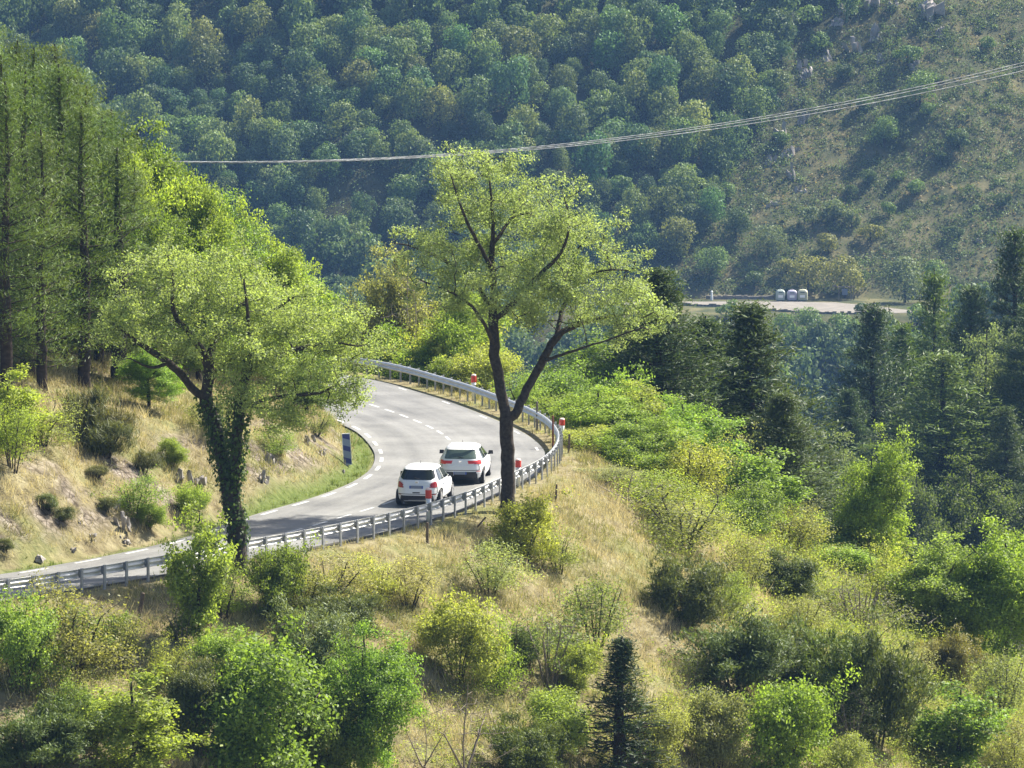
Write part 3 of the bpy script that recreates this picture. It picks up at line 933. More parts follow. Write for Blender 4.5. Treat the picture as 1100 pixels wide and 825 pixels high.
def make_tree(kind, seed, w, h, ntips, per, leaf, k=12, rad_=0.34, low=0.3, trunk=0.13):
    rng = np.random.default_rng(seed)
    lobes = dome(w, h, rng, k, low)
    tips = sprays(lobes, ntips, 5, 0.30, rng, 0.7)
    out = rng.random(len(tips)) < 0.14
    tips[out] = (tips[out] - [0, 0, h * 0.45]) * (1.08 + 0.2 * rng.random((out.sum(), 1))) + [0, 0, h * 0.45]
    tips = tips[tips[:, 2] > h * 0.12]
    paths = [[(0, 0, -0.4, trunk), (0.1, 0.05, h * 0.25, trunk * 0.85), (0.0, 0.15, h * 0.55, trunk * 0.5), (0.1, 0, h * 0.85, 0.03)]]
    for q in range(5):
        a = q * 1.3 + rng.random()
        paths.append([(0.08, 0.06, h * (0.22 + 0.08 * q), trunk * 0.5), (w * 0.16 * math.cos(a), w * 0.16 * math.sin(a), h * (0.36 + 0.08 * q), trunk * 0.35), (w * 0.3 * math.cos(a), w * 0.3 * math.sin(a), h * (0.46 + 0.08 * q), 0.02)])
    P, par, r = grow(paths, tips, rng, 0.3, 0.08, 0.008)
    LP = clumps(tips, per, rad_, rng)
    N = rng.normal(size=LP.shape) * 0.8 + np.array([0, 0, 0.5]) + unit(LP - np.array([0, 0, h * 0.5])) * 0.5
    lv = leaf_cloud(LP, N, leaf * (0.6 + 0.8 * rng.random(len(LP))), 0.6, rng)
    store(kind, tubes(P, par, r), lv, LP, None, None, tints(len(tips), per, rng))
for s in range(5): make_tree('broadleaf', 130 + s, 4.6, 7.0, 480, 96, 0.108)

def make_pine(kind, seed, h, z0, length, nper, dz, needle, per, droop=-0.1, asp=0.10, top=0.25, rag=0.35, trunk=0.16, clump=0.26, upn=0.3):
    """A trunk with whorls of boughs; length(f) is bough length at height fraction f of the crown."""
    rng = np.random.default_rng(seed)
    paths = [[(0, 0, -0.4, trunk), (0.06, 0.02, h * 0.4, trunk * 0.75), (-0.04, 0.05, h * 0.75, trunk * 0.4), (0, 0, h, 0.02)]]
    tips, axs = [], []
    z = z0
    while z < h * 0.985:
        f = (z - z0) / (h - z0)
        a0 = rng.random() * 6.28
        for b in range(nper):
            a = a0 + b * 6.28 / nper + rng.normal() * 0.3
            Ln = length(f) * (1 - rag * rng.random())
            if rng.random() < 0.10: continue
            el = droop + top * f + rng.normal() * 0.12
            d = np.array([math.cos(a) * math.cos(el), math.sin(a) * math.cos(el), math.sin(el)])
            base = np.array([0, 0, z + rng.normal() * dz * 0.2])
            end = base + d * Ln + np.array([0, 0, 0.10 * Ln * (1 if droop > -0.3 else -0.5)])
            paths.append([(*base, 0.035 * Ln / 3 + 0.012), (*(base + d * Ln * 0.5), 0.02), (*end, 0.006)])
            m = max(2, int(Ln / 0.30))
            for q in range(m):
                g = 0.3 + 0.7 * (q + rng.random()) / m
                sd = np.cross(d, [0, 0, 1]) * rng.normal() * 0.17 * Ln * (1.15 - g * 0.6)
                tips.append(base + (end - base) * g + sd + np.array([0, 0, 0.05]))
                axs.append(d + sd * 0.8 + np.array([0, 0, 0.35]))
        z += dz * (0.8 + 0.4 * rng.random())
    tips = np.array(tips); axs = unit(np.array(axs))
    P, par, r = grow(paths, tips[:0].reshape(0, 3), rng, 0.35, 0.05)
    LP = clumps(tips, per, clump, rng, 0.7)
    ax = np.repeat(axs, per, 0) + rng.normal(size=LP.shape) * 0.55 + np.array([0, 0, upn])
    N = rng.normal(size=LP.shape) + np.array([0, 0, 0.4])
    lv = leaf_cloud(LP, N, needle * (0.6 + 0.8 * rng.random(len(LP))), asp, rng, ax, 0.05)
    store(kind, tubes(P, par, r), lv, LP, M_PBARK, M_NEEDLE, tints(len(tips), per, rng, 0.18, 0.25))
for s in range(6):
    make_pine('pine', 160 + s, 11.5 + 0.4 * s, 1.2 + 0.35 * (s % 4), lambda f: 2.0 * (1 - 0.93 * f ** 1.4) * (0.55 + 1.1 * min(f + 0.1, 0.41)), 5, 0.40, 0.16, 46, rag=0.65, upn=1.1, clump=0.36, droop=0.2, top=0.6, asp=0.12, trunk=0.075)
for s in range(3):
    make_pine('tall_pine', 220 + s, 17.0, 0.8, lambda f: 4.6 * max(0.02, 1 - f) ** 0.85, 8, 0.66, 0.25, 40, droop=0.0, top=0.6, rag=0.55, asp=0.2, clump=0.46, upn=0.5, trunk=0.15)
for s in range(3):
    make_pine('dark_pine', 180 + s, 11.0, 0.8, lambda f: 3.3 * max(0.02, 1 - f) ** 0.85, 8, 0.42, 0.17, 62, droop=-0.02, top=0.6, rag=0.55, asp=0.2, clump=0.32, upn=0.5, trunk=0.10)
make_pine('spruce', 190, 4.4, 0.1, lambda f: 1.5 * max(0.03, 1 - f) ** 1.15, 8, 0.20, 0.12, 30, droop=-0.25, top=0.4, rag=0.7, trunk=0.05, clump=0.17, asp=0.2)

def make_dead(kind, seed, w, h, n):
    rng = np.random.default_rng(seed)
    tips = in_lobes(dome(w, h, rng, 6), n, rng, 0.6)
    paths = [[(0, 0, -0.2, 0.022), (0.05 * w, 0, h * 0.4, 0.015), (0.0, 0.05, h * 0.95, 0.005)], [(0.02, 0, h * 0.1, 0.03), (-0.25 * w, 0.1, h * 0.6, 0.012)], [(0.02, 0, h * 0.15, 0.03), (0.3 * w, -0.1, h * 0.55, 0.012)]]
    P, par, r = grow(paths, tips, rng, 0.2, 0.14, 0.004)
    store(kind, tubes(P, par, r), None, tips, M_TWIG)
for s in range(3): make_dead('bare', 200 + s, 2.0, 2.4, 150)

COLR = dict(yellow=(0.31, 0.345, 0.09), lime=(0.235, 0.315, 0.066), green=(0.165, 0.232, 0.052), olive=(0.235, 0.255, 0.095), dark=(0.10, 0.135, 0.042),
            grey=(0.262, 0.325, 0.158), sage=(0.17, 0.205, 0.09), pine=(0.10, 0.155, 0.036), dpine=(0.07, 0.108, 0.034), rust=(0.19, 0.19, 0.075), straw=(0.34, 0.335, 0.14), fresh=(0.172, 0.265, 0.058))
_rng = np.random.default_rng(5)
_count = {}
NAMES = dict(leafy=('leafy_bush', 'bush'), airy=('open_bush', 'bush'), thin=('thin_bush', 'bush'), juniper=('juniper', 'bush'), sapling=('sapling', 'sapling'), broom=('broom_bush', 'bush'),
             broadleaf=('broadleaf_tree', 'tree'), pine=('pine_tree', 'tree'), dark_pine=('dark_pine_tree', 'tree'), tall_pine=('tall_pine_tree', 'tree'), spruce=('spruce_tree', 'tree'), larch=('larch', 'tree'), bare=('bare_bush', 'bush'))
TREE_KINDS = ('broadleaf', 'pine', 'dark_pine', 'tall_pine', 'spruce', 'larch', 'sapling')

def top_z(top, Yd):
    d = ray(550, top); return CAM_Z + d[2] / d[1] * Yd

def plant(kind, px, base, top, wpx, color, label, group=None, var=None, sink=0.0):
    """base: a photo row on the ground if under 1000 and over 0, else ('Y', depth)."""
    p = stand_at(px, base[1]) if isinstance(base, tuple) else ground_at(px, base)
    k = _count.get(kind, 0); _count[kind] = k + 1
    mw, ml, w, h = PROTO[kind][(k if var is None else var) % len(PROTO[kind])]
    H_ = top_z(top, p[1]) - p[2]
    if H_ < 0.25: H_ = 0.25
    Wm = wpx / FPX * p[1]
    nm, cat = NAMES[kind]
    o = thing(nm, label, cat, (p[0], p[1], p[2] - sink), _rng.random() * 6.28, group)
    o.scale = (Wm / w, Wm / w, H_ / h)
    if mw is not None: link("trunk" if kind in TREE_KINDS else "stems", mw, o)
    if ml is not None:
        c = link("crown" if kind in TREE_KINDS else "foliage", ml, o)
        b = COLR[color] if isinstance(color, str) else color
        j = 1 + _rng.normal(0, 0.07)
        c.color = (b[0] * j * (1 + _rng.normal(0, 0.05)), b[1] * j, b[2] * j * (1 + _rng.normal(0, 0.1)), 1)
    return o

# ------------------------------------------------------------------ the two big roadside trees
def hero(name, label, base_px, base_row, Yd, limbs, lobes, ntips, per, leaf, color, seed, wood_cap):
    """Limbs and crown lobes in photo pixels plus a depth offset in metres; placed at depth Yd."""
    rng = np.random.default_rng(seed)
    d = ray(base_px, base_row); ox = d[0] / d[1] * Yd; oz = CAM_Z + d[2] / d[1] * Yd
    def w(px, row, dep=0.0):
        d = ray(px, row); t = (Yd + dep) / d[1]
        return (d[0] * t - ox, dep, CAM_Z + d[2] * t - oz)
    mpp = Yd / FPX
    paths = [catmull([(*w(x, y, dp), r * mpp * wood_cap) for x, y, dp, r in L], 0.25) for L in limbs]
    L3 = [(*w(x, y, dp), rx * mpp, rd, rz * mpp) for x, y, dp, rx, rz, rd in lobes]
    tips = sprays(L3, ntips, 7, 0.36, rng, 0.55)
    P, par, r = grow(paths, tips, rng, 0.28, 0.09, 0.009, up=0.2)
    root = thing(name, label, "tree", (ox, Yd, oz))
    trunk = link("trunk", mesh_np("trunk", *tubes(P, par, r)[:1], [tubes(P, par, r)[1]], M_BARK, smooth=True), root)
    LP = clumps(tips, per, 0.27, rng)
    N = rng.normal(size=LP.shape) * 0.8 + np.array([0, 0, 0.55])
    lv = leaf_cloud(LP, N, leaf * (0.55 + 0.9 * rng.random(len(LP))), 0.55, rng)
    cr = link("crown", mesh_np("crown", lv[0], [lv[1]], M_LEAF, tint=np.repeat(tints(len(tips), per, rng, 0.15, 0.16), 4)), root)
    cr.color = (*COLR[color], 1)
    return root, P, par, r, rng

hero("tall_roadside_tree", "tall roadside tree with grey-green open crown and forked dark trunk right of the cars", 545, 541, 217.2,
     [[(545, 548, 0, 13), (545, 536, 0, 11), (546, 505, 0, 10), (544, 470, 0, 10), (545, 450, 0, 10)],
      [(544, 452, 0, 8), (540, 430, 0, 7.5), (533, 395, -0.1, 7), (531, 365, 0, 6.5), (530, 341, 0.2, 6), (530, 304, 0.3, 5), (528, 272, 0.2, 4), (530, 247, 0, 3), (527, 205, 0, 1.8), (524, 175, 0, 0.8)],
      [(548, 452, 0, 7.5), (556, 440, 0.2, 7), (568, 415, 0.5, 6.5), (583, 388, 0.8, 6), (597, 363, 1.0, 5.2), (619, 350, 1.2, 4), (643, 342, 1.3, 3), (670, 338, 1.5, 1.5)],
      [(530, 345, 0.2, 4.5), (552, 325, -0.8, 4), (577, 297, -1.4, 3.4), (601, 274, -1.8, 2.6), (612, 240, -2, 1.6), (606, 212, -2, 0.8)],
      [(530, 335, 0.2, 4), (508, 302, 1.0, 3.4), (480, 281, 1.4, 2.6), (440, 264, 1.6, 1.4), (424, 262, 1.6, 0.8)],
      [(529, 290, 0.3, 3.6), (515, 264, -1.0, 3), (500, 235, -1.4, 2.2), (488, 200, -1.6, 1.2), (480, 178, -1.6, 0.7)],
      [(530, 262, 0.0, 3), (548, 236, 0.9, 2.2), (562, 205, 1.2, 1.2)],
      [(597, 363, 1.0, 4), (604, 334, 1.6, 3.2), (612, 312, 1.8, 2.6), (618, 275, 2.0, 1.8), (640, 240, 2.0, 0.8)],
      [(532, 372, 0, 3), (515, 340, -1.4, 2.6), (492, 318, -2.0, 1.8), (450, 300, -2.2, 0.9)],
      [(612, 312, 1.8, 2.4), (642, 292, 0.8, 1.8), (680, 290, 0.2, 0.9)],
      [(583, 388, 0.8, 2.8), (612, 378, -0.8, 2.2), (650, 366, -1.6, 1.2), (690, 352, -1.8, 0.7)]],
     [(518, 205, 0, 42, 44, 2.2), (478, 205, -0.6, 30, 30, 1.6), (490, 250, 0.4, 52, 38, 2.6), (446, 268, 0.8, 26, 22, 1.4), (600, 222, -0.8, 34, 30, 1.8), (560, 245, 0.6, 60, 50, 3.0),
      (625, 262, 0.2, 44, 38, 2.4), (662, 300, 0.2, 42, 34, 2.2), (690, 335, -0.5, 24, 26, 1.4), (645, 345, 0.6, 46, 26, 2.0), (560, 300, -0.4, 70, 36, 3.0), (470, 305, -1.2, 44, 22, 1.8), (605, 325, 0.6, 48, 30, 2.4), (500, 330, -1.0, 26, 16, 1.2), (700, 360, -1.0, 16, 16, 0.9), (645, 318, 0.2, 60, 34, 2.4), (523, 178, 0, 30, 26, 1.5), (604, 206, -0.6, 26, 20, 1.3), (486, 182, -0.6, 24, 20, 1.2), (575, 265, 1.2, 50, 44, 2.0), (520, 290, 0.8, 50, 26, 2.0)],
     1100, 78, 0.086, "grey", 301, 0.72)

lt, lp, lpar, lr, lrng = hero("spreading_roadside_tree", "broad spreading roadside tree with ivy-clad trunk in front of the pine wood", 257, 618, 199.6,
     [[(257, 626, 0, 15), (257, 612, 0, 13), (256, 585, 0, 12), (252, 550, 0, 12), (248, 525, 0, 12)],
      [(246, 528, 0, 10), (238, 488, 0.1, 9), (228, 452, 0.2, 8.5), (219, 425, 0.3, 8)],
      [(219, 427, 0.3, 6), (204, 414, 0.2, 5.2), (182, 390, -0.3, 4.8), (160, 376, -0.8, 4), (138, 359, -1.0, 3.2), (120, 347, -1.2, 2)],
      [(219, 427, 0.3, 7), (225, 398, 0.3, 6.4), (220, 382, 0.2, 5.5), (204, 358, -0.6, 4), (186, 336, -1.0, 3), (186, 300, -1.2, 1.8), (180, 275, -1.2, 0.8)],
      [(222, 388, 0.3, 5), (236, 359, 0.8, 4.4), (258, 344, 1.3, 3.6), (287, 337, 1.6, 2.4), (318, 318, 1.8, 1.2)],
      [(250, 525, 0, 8), (252, 495, -0.2, 7.5), (256, 455, -0.4, 7), (257, 430, -0.3, 6), (269, 395, -0.2, 5), (291, 387, -0.2, 4.4), (324, 374, -0.4, 3.2), (356, 368, -0.6, 1.6), (385, 372, -0.6, 0.8)],
      [(265, 400, -0.2, 4), (268, 372, -1.0, 3.4), (266, 340, -1.5, 2.4), (262, 300, -1.6, 1.2)],
      [(258, 440, -0.3, 3.6), (290, 428, -1.0, 3), (322, 424, -1.2, 2.4), (349, 421, -1.4, 1.8), (366, 408, -1.4, 0.8)],
      [(182, 390, -0.3, 3), (162, 395, -1.4, 2), (140, 385, -1.8, 0.9)],
      [(225, 398, 0.3, 4), (230, 360, 1.6, 3), (222, 320, 2.2, 2), (215, 285, 2.2, 0.9)]],
     [(196, 305, -0.4, 52, 34, 2.4), (150, 325, -0.8, 38, 34, 1.9), (250, 305, 0.6, 52, 32, 2.6), (300, 325, 1.0, 42, 34, 2.2), (345, 355, 0.2, 40, 34, 2.0), (380, 375, -0.4, 24, 26, 1.3), (225, 345, 0.2, 74, 34, 3.0), (140, 365, -1.2, 26, 20, 1.3),
      (290, 370, -0.6, 50, 26, 2.0), (352, 412, -1.2, 36, 26, 1.8), (284, 425, -1.0, 42, 36, 1.8), (300, 455, -1.2, 24, 16, 1.1), (386, 392, -0.6, 22, 28, 1.5), (368, 422, -1.0, 16, 18, 1.0), (176, 272, -1.0, 26, 14, 1.2), (250, 400, -1.2, 26, 18, 1.2)],
     980, 70, 0.088, (COLR.__setitem__('heroleft', (0.275, 0.34, 0.14)) or 'heroleft'), 302, 0.82)
# ivy on its trunk
tr = np.where((lr > 0.13) & (lp[:, 2] < 6.2) & (lp[:, 2] > 0.9))[0]
base = lp[lrng.choice(tr, 3600)]
dr = unit(np.concatenate([lrng.normal(size=(3600, 2)), lrng.normal(size=(3600, 1)) * 0.3], 1))
rr_ = 0.30 + 0.16 * lrng.random((3600, 1)) + 0.10 * fbm(base[:, 2:3] * 1.3, base[:, :1] * 2, 2, 5)
ip = base + dr * rr_ + lrng.normal(size=(3600, 3)) * np.array([0.03, 0.03, 0.12])
lv = leaf_cloud(ip, dr + np.array([0, 0, 0.4]) + lrng.normal(size=ip.shape) * 0.4, 0.12 * (0.6 + 0.8 * lrng.random(3600)), 0.8, lrng)
iv = link("ivy", mesh_np("ivy", lv[0], [lv[1]], M_LEAF, tint=np.repeat(np.clip(lrng.normal(0.5, 0.25, 3600), 0, 1), 4)), lt)
iv.color = (0.065, 0.105, 0.03, 1)

# ------------------------------------------------------------------ pine wood and bright trees on the left
G = "pines at the left edge"
for px, b, top, w, lab in [
    (46, 421, 150, 90, "pine with a thick bare trunk, nearest the dry bank at the left"),
    (90, 416, 120, 90, "pine with a twin dark trunk standing just above the broom bushes"),
    (127, 410, 165, 80, "slim pine at the right end of the pine wood's front row"),
    (8, 418, 95, 90, "pine at the left picture edge above the dry bank"),
    (30, 403, 75, 80, "tall pine behind the front row near the left picture edge"),
    (66, ('Y', 224), 80, 85, "pine between the thick bare trunk and the twin trunk"),
    (146, 398, 190, 70, "short pine beside the bright green broadleaf trees"),
    (-12, ('Y', 232), 40, 90, "topmost pine at the left picture edge"),
    (22, ('Y', 236), 46, 80, "dark-tipped pine on the skyline near the left edge"),
    (62, ('Y', 236), 52, 85, "pine on the skyline with a dark pointed top, third from the left"),
    (96, ('Y', 238), 88, 80, "pine on the skyline just left of the bright broadleaf trees"),
    (122, ('Y', 240), 118, 75, "lowest skyline pine, where the pines meet the broadleaf trees"),
    (108, ('Y', 226), 150, 80, "pine with a brownish crown in the middle of the wood"),
    (75, ('Y', 231), 66, 80, "pine in the second row behind the twin trunk"), (40, ('Y', 229), 60, 80, "pine in the second row behind the thick bare trunk"), (112, ('Y', 233), 128, 80, "slender pine in the second row near the wood's right end"),
    (5, ('Y', 226), 62, 80, "dense pine by the left edge, behind the front row"), (135, ('Y', 232), 150, 70, "slender pine touching the bright broadleaf trees"), (86, ('Y', 242), 70, 70, "rearmost pine on the skyline, between two dark tops"),
    (-25, ('Y', 222), 90, 90, "pine half cut off by the left picture edge")]:
    plant('pine', px, b, top + _rng.normal() * 6, w * (1.0 + 0.15 * _rng.normal()), 'pine', lab, G)
for px, b, top, w, c, lab in [
    (148, ('Y', 240), 138, 90, 'green', "bright broadleaf tree on the skyline next to the last pines"),
    (185, ('Y', 241), 172, 86, 'fresh', "bright green tree on the skyline, second right of the pines"),
    (218, ('Y', 239), 196, 80, 'lime', "lime green tree above the middle of the spreading roadside tree"),
    (252, ('Y', 242), 220, 80, 'fresh', "fresh green tree behind the top of the spreading roadside tree"),
    (288, ('Y', 243), 250, 76, 'lime', "lime green tree on the skyline right of the spreading tree's top"),
    (318, ('Y', 245), 276, 66, 'fresh', "small bright tree low on the skyline, near the hidden far road"),
    (340, ('Y', 247), 306, 56, 'lime', "last bright tree of the skyline before the road reappears"),
    (168, ('Y', 229), 235, 84, 'green', "green tree between the pines and the spreading tree's left limb"),
    (215, ('Y', 231), 262, 84, 'fresh', "fresh green tree straight behind the spreading tree's fork"),
    (262, ('Y', 235), 288, 80, 'lime', "lime green tree behind the spreading tree's right limb"),
    (308, ('Y', 239), 318, 70, 'green', "green tree behind the spreading tree's right side, by the road"),
    (118, ('Y', 229), 205, 84, 'fresh', "bright green tree standing in front of the pines, farthest left of its kind"),
    (142, ('Y', 231), 172, 84, 'lime', "lime green tree overlapping the right end of the pine wood"),
    (160, 438, 372, 50, 'lime', "small bright bushy tree under the left limb, beside dark trunks"),
    (330, ('Y', 236), 385, 60, 'green', "low green tree behind the drooping right branch")]:
    plant('broadleaf', px, b, top, w, c, lab)
# plants on the dry bank
for k, px, b, top, w, c, lab in [
    ('sapling', 8, 480, 395, 60, 'lime', "yellow-green sapling at the left picture edge on the bank"),
    ('airy', 45, 478, 420, 64, 'olive', "open bush with bare dark stems on the bank, left of the broom"),
    ('airy', 14, 505, 430, 50, 'lime', "bright open bush at the left edge halfway up the bank"),
    ('broom', 92, 470, 418, 44, (0.135, 0.155, 0.055), "upright dark green broom bush at the top of the bank"),
    ('broom', 118, 478, 432, 48, (0.17, 0.16, 0.06), "brownish green broom bush beside the darker upright one"),
    ('broom', 114, 492, 452, 46, (0.135, 0.155, 0.055), "dark rounded broom bush lowest of the clump on the bank"),
    ('broom', 156, 507, 484, 26, (0.135, 0.155, 0.055), "small round dark bush alone on the bank, right of the broom clump"),
    ('broom', 104, 515, 498, 22, (0.135, 0.155, 0.055), "tiny dark tuft below the broom clump"),
    ('airy', 145, 556, 508, 56, 'fresh', "bright green creeping bush in the bank's gully"),
    ('leafy', 160, 568, 540, 30, 'lime', "small yellowish bush below the bright creeping bush in the gully"),
    ('leafy', 185, 500, 470, 30, 'lime', "light green patch of bush on the bank left of the ivy trunk"),
    ('broom', 52, 548, 530, 20, (0.135, 0.155, 0.055), "small dark tuft on the open bank, left of its twin"),
    ('broom', 66, 560, 545, 24, (0.135, 0.155, 0.055), "small dark tuft on the open bank, right of its twin"),
    ('broom', 115, 550, 532, 18, (0.135, 0.155, 0.055), "dark tuft beside the grey rock band on the bank"),
    ('broom', 6, 595, 578, 16, (0.135, 0.155, 0.055), "dark tuft low on the bank at the left edge"),
    ('leafy', 205, 560, 520, 34, 'lime', "yellow-green bush on the bank just left of the ivy trunk"),
    ('airy', 300, 490, 455, 40, 'lime', "yellow-green bush on the bank right of the ivy trunk"),
    ('airy', 340, 468, 440, 34, 'olive', "olive bush near the nose of the bank, under the drooping branch"),
    ('airy', 225, 470, 430, 50, 'olive', "olive bush on the bank behind the ivy trunk")]:
    plant(k, px, b, top, w, c, lab)

# ------------------------------------------------------------------ outside the bend
for k, px, b, top, w, c, lab in [
    ('broadleaf', 426, ('Y', 281), 272, 74, 'olive', "olive tree with reddish twigs behind the far end of the rail"),
    ('bare', 440, ('Y', 279), 290, 60, 'olive', "bare reddish twigs beside the olive tree behind the far rail"),
    ('broadleaf', 408, ('Y', 284), 318, 60, 'green', "green tree at the far end of the rail, next to the spreading tree"),
    ('leafy', 440, ('Y', 274), 350, 74, 'green', "shaded green bush behind the far rail, left of the yellowish ones"),
    ('leafy', 475, ('Y', 271), 345, 84, 'yellow', "bright yellow-green bush behind the far rail's marker post"),
    ('broadleaf', 500, ('Y', 270), 318, 80, 'lime', "bright tree behind the far rail, left of the tall tree's trunk"),
    ('leafy', 455, ('Y', 269), 375, 60, 'lime', "low bright bush touching the far rail"),
    ('leafy', 515, ('Y', 264), 372, 70, 'yellow', "yellow-green bush right of the far marker post"),
    ('leafy', 492, ('Y', 265), 385, 50, 'lime', "small bright bush right behind the far marker post"),
    ('airy', 560, ('Y', 256), 395, 60, 'lime', "open bright bush between the tall tree's two stems"),
    ('broadleaf', 625, ('Y', 266), 368, 90, 'green', "vivid green tree beyond the thicket, under the tall tree's right limb"),
    ('leafy', 590, ('Y', 258), 398, 70, 'green', "green bush outside the bend right of the tall tree's stems"),
    ('leafy', 660, ('Y', 262), 398, 70, 'fresh', "fresh green bush in front of the dark pines"),
    ('airy', 598, ('Y', 250), 425, 56, 'lime', "light open bush behind the tightest part of the rail"),
    ('broadleaf', 640, ('Y', 248), 418, 90, 'lime', "light green thicket tree nearest the rail"),
    ('broadleaf', 690, ('Y', 249), 415, 90, 'yellow', "yellow-green thicket tree below the dark pines"),
    ('broadleaf', 735, ('Y', 247), 430, 90, 'lime', "thicket tree with light crown right of the yellow-green one"),
    ('airy', 778, ('Y', 248), 455, 80, 'olive', "olive bush at the right end of the thicket"),
    ('leafy', 635, ('Y', 240), 460, 80, 'yellow', "yellow-green bush of the thicket closest to the dry spur"),
    ('broadleaf', 685, ('Y', 239), 452, 90, 'lime', "thicket tree in the middle, light green with dark stems"),
    ('airy', 735, ('Y', 239), 470, 86, 'yellow', "yellowish open bush in the right half of the thicket"),
    ('airy', 650, ('Y', 231), 500, 76, 'olive', "olive bush at the thicket's front edge on the spur"),
    ('airy', 700, ('Y', 230), 505, 80, 'lime', "light open bush at the thicket's front, right of the olive one"),
    ('bare', 680, ('Y', 228), 510, 70, 'olive', "leafless branches sticking out of the thicket's front"),
    ('airy', 735, ('Y', 226), 520, 115, 'olive', "feathery half-bare bush spreading over the dry spur"),
    ('thin', 700, ('Y', 229), 535, 80, 'straw', "thin straw-coloured bush left of the feathery one"),
    ('dark_pine', 708, ('Y', 266), 292, 165, 'dpine', "dark pine with its top beside the tall tree's right edge"),
    ('dark_pine', 806, ('Y', 270), 330, 185, 'dpine', "broad dark pine standing alone before the hazy valley"),
    ('dark_pine', 757, ('Y', 276), 345, 150, 'dpine', "dark pine between the two taller dark pines"),
    ('dark_pine', 672, ('Y', 272), 345, 140, 'dpine', "dark pine half hidden by the tall tree's crown"),
    ('dark_pine', 840, ('Y', 262), 425, 130, 'dpine', "small dark pine at the right foot of the dark group"),
    ('sapling', 820, ('Y', 246), 485, 66, 'lime', "slim bright sapling below the lone dark pine"),
    ('leafy', 795, ('Y', 240), 520, 76, 'green', "green bush below the lone dark pine"),
    ('broadleaf', 938, ('Y', 252), 472, 74, 'lime', "glowing lime green tree before the dark valley"),
    ('leafy', 880, ('Y', 252), 555, 90, 'green', "green bush left of the glowing lime tree"),
    ('airy', 850, ('Y', 244), 540, 70, 'olive', "olive open bush between sapling and lime tree"),
    ('leafy', 905, ('Y', 246), 585, 70, 'lime', "light green bush at the foot of the lime tree")]:
    plant(k, px, b, top, w, c, lab)

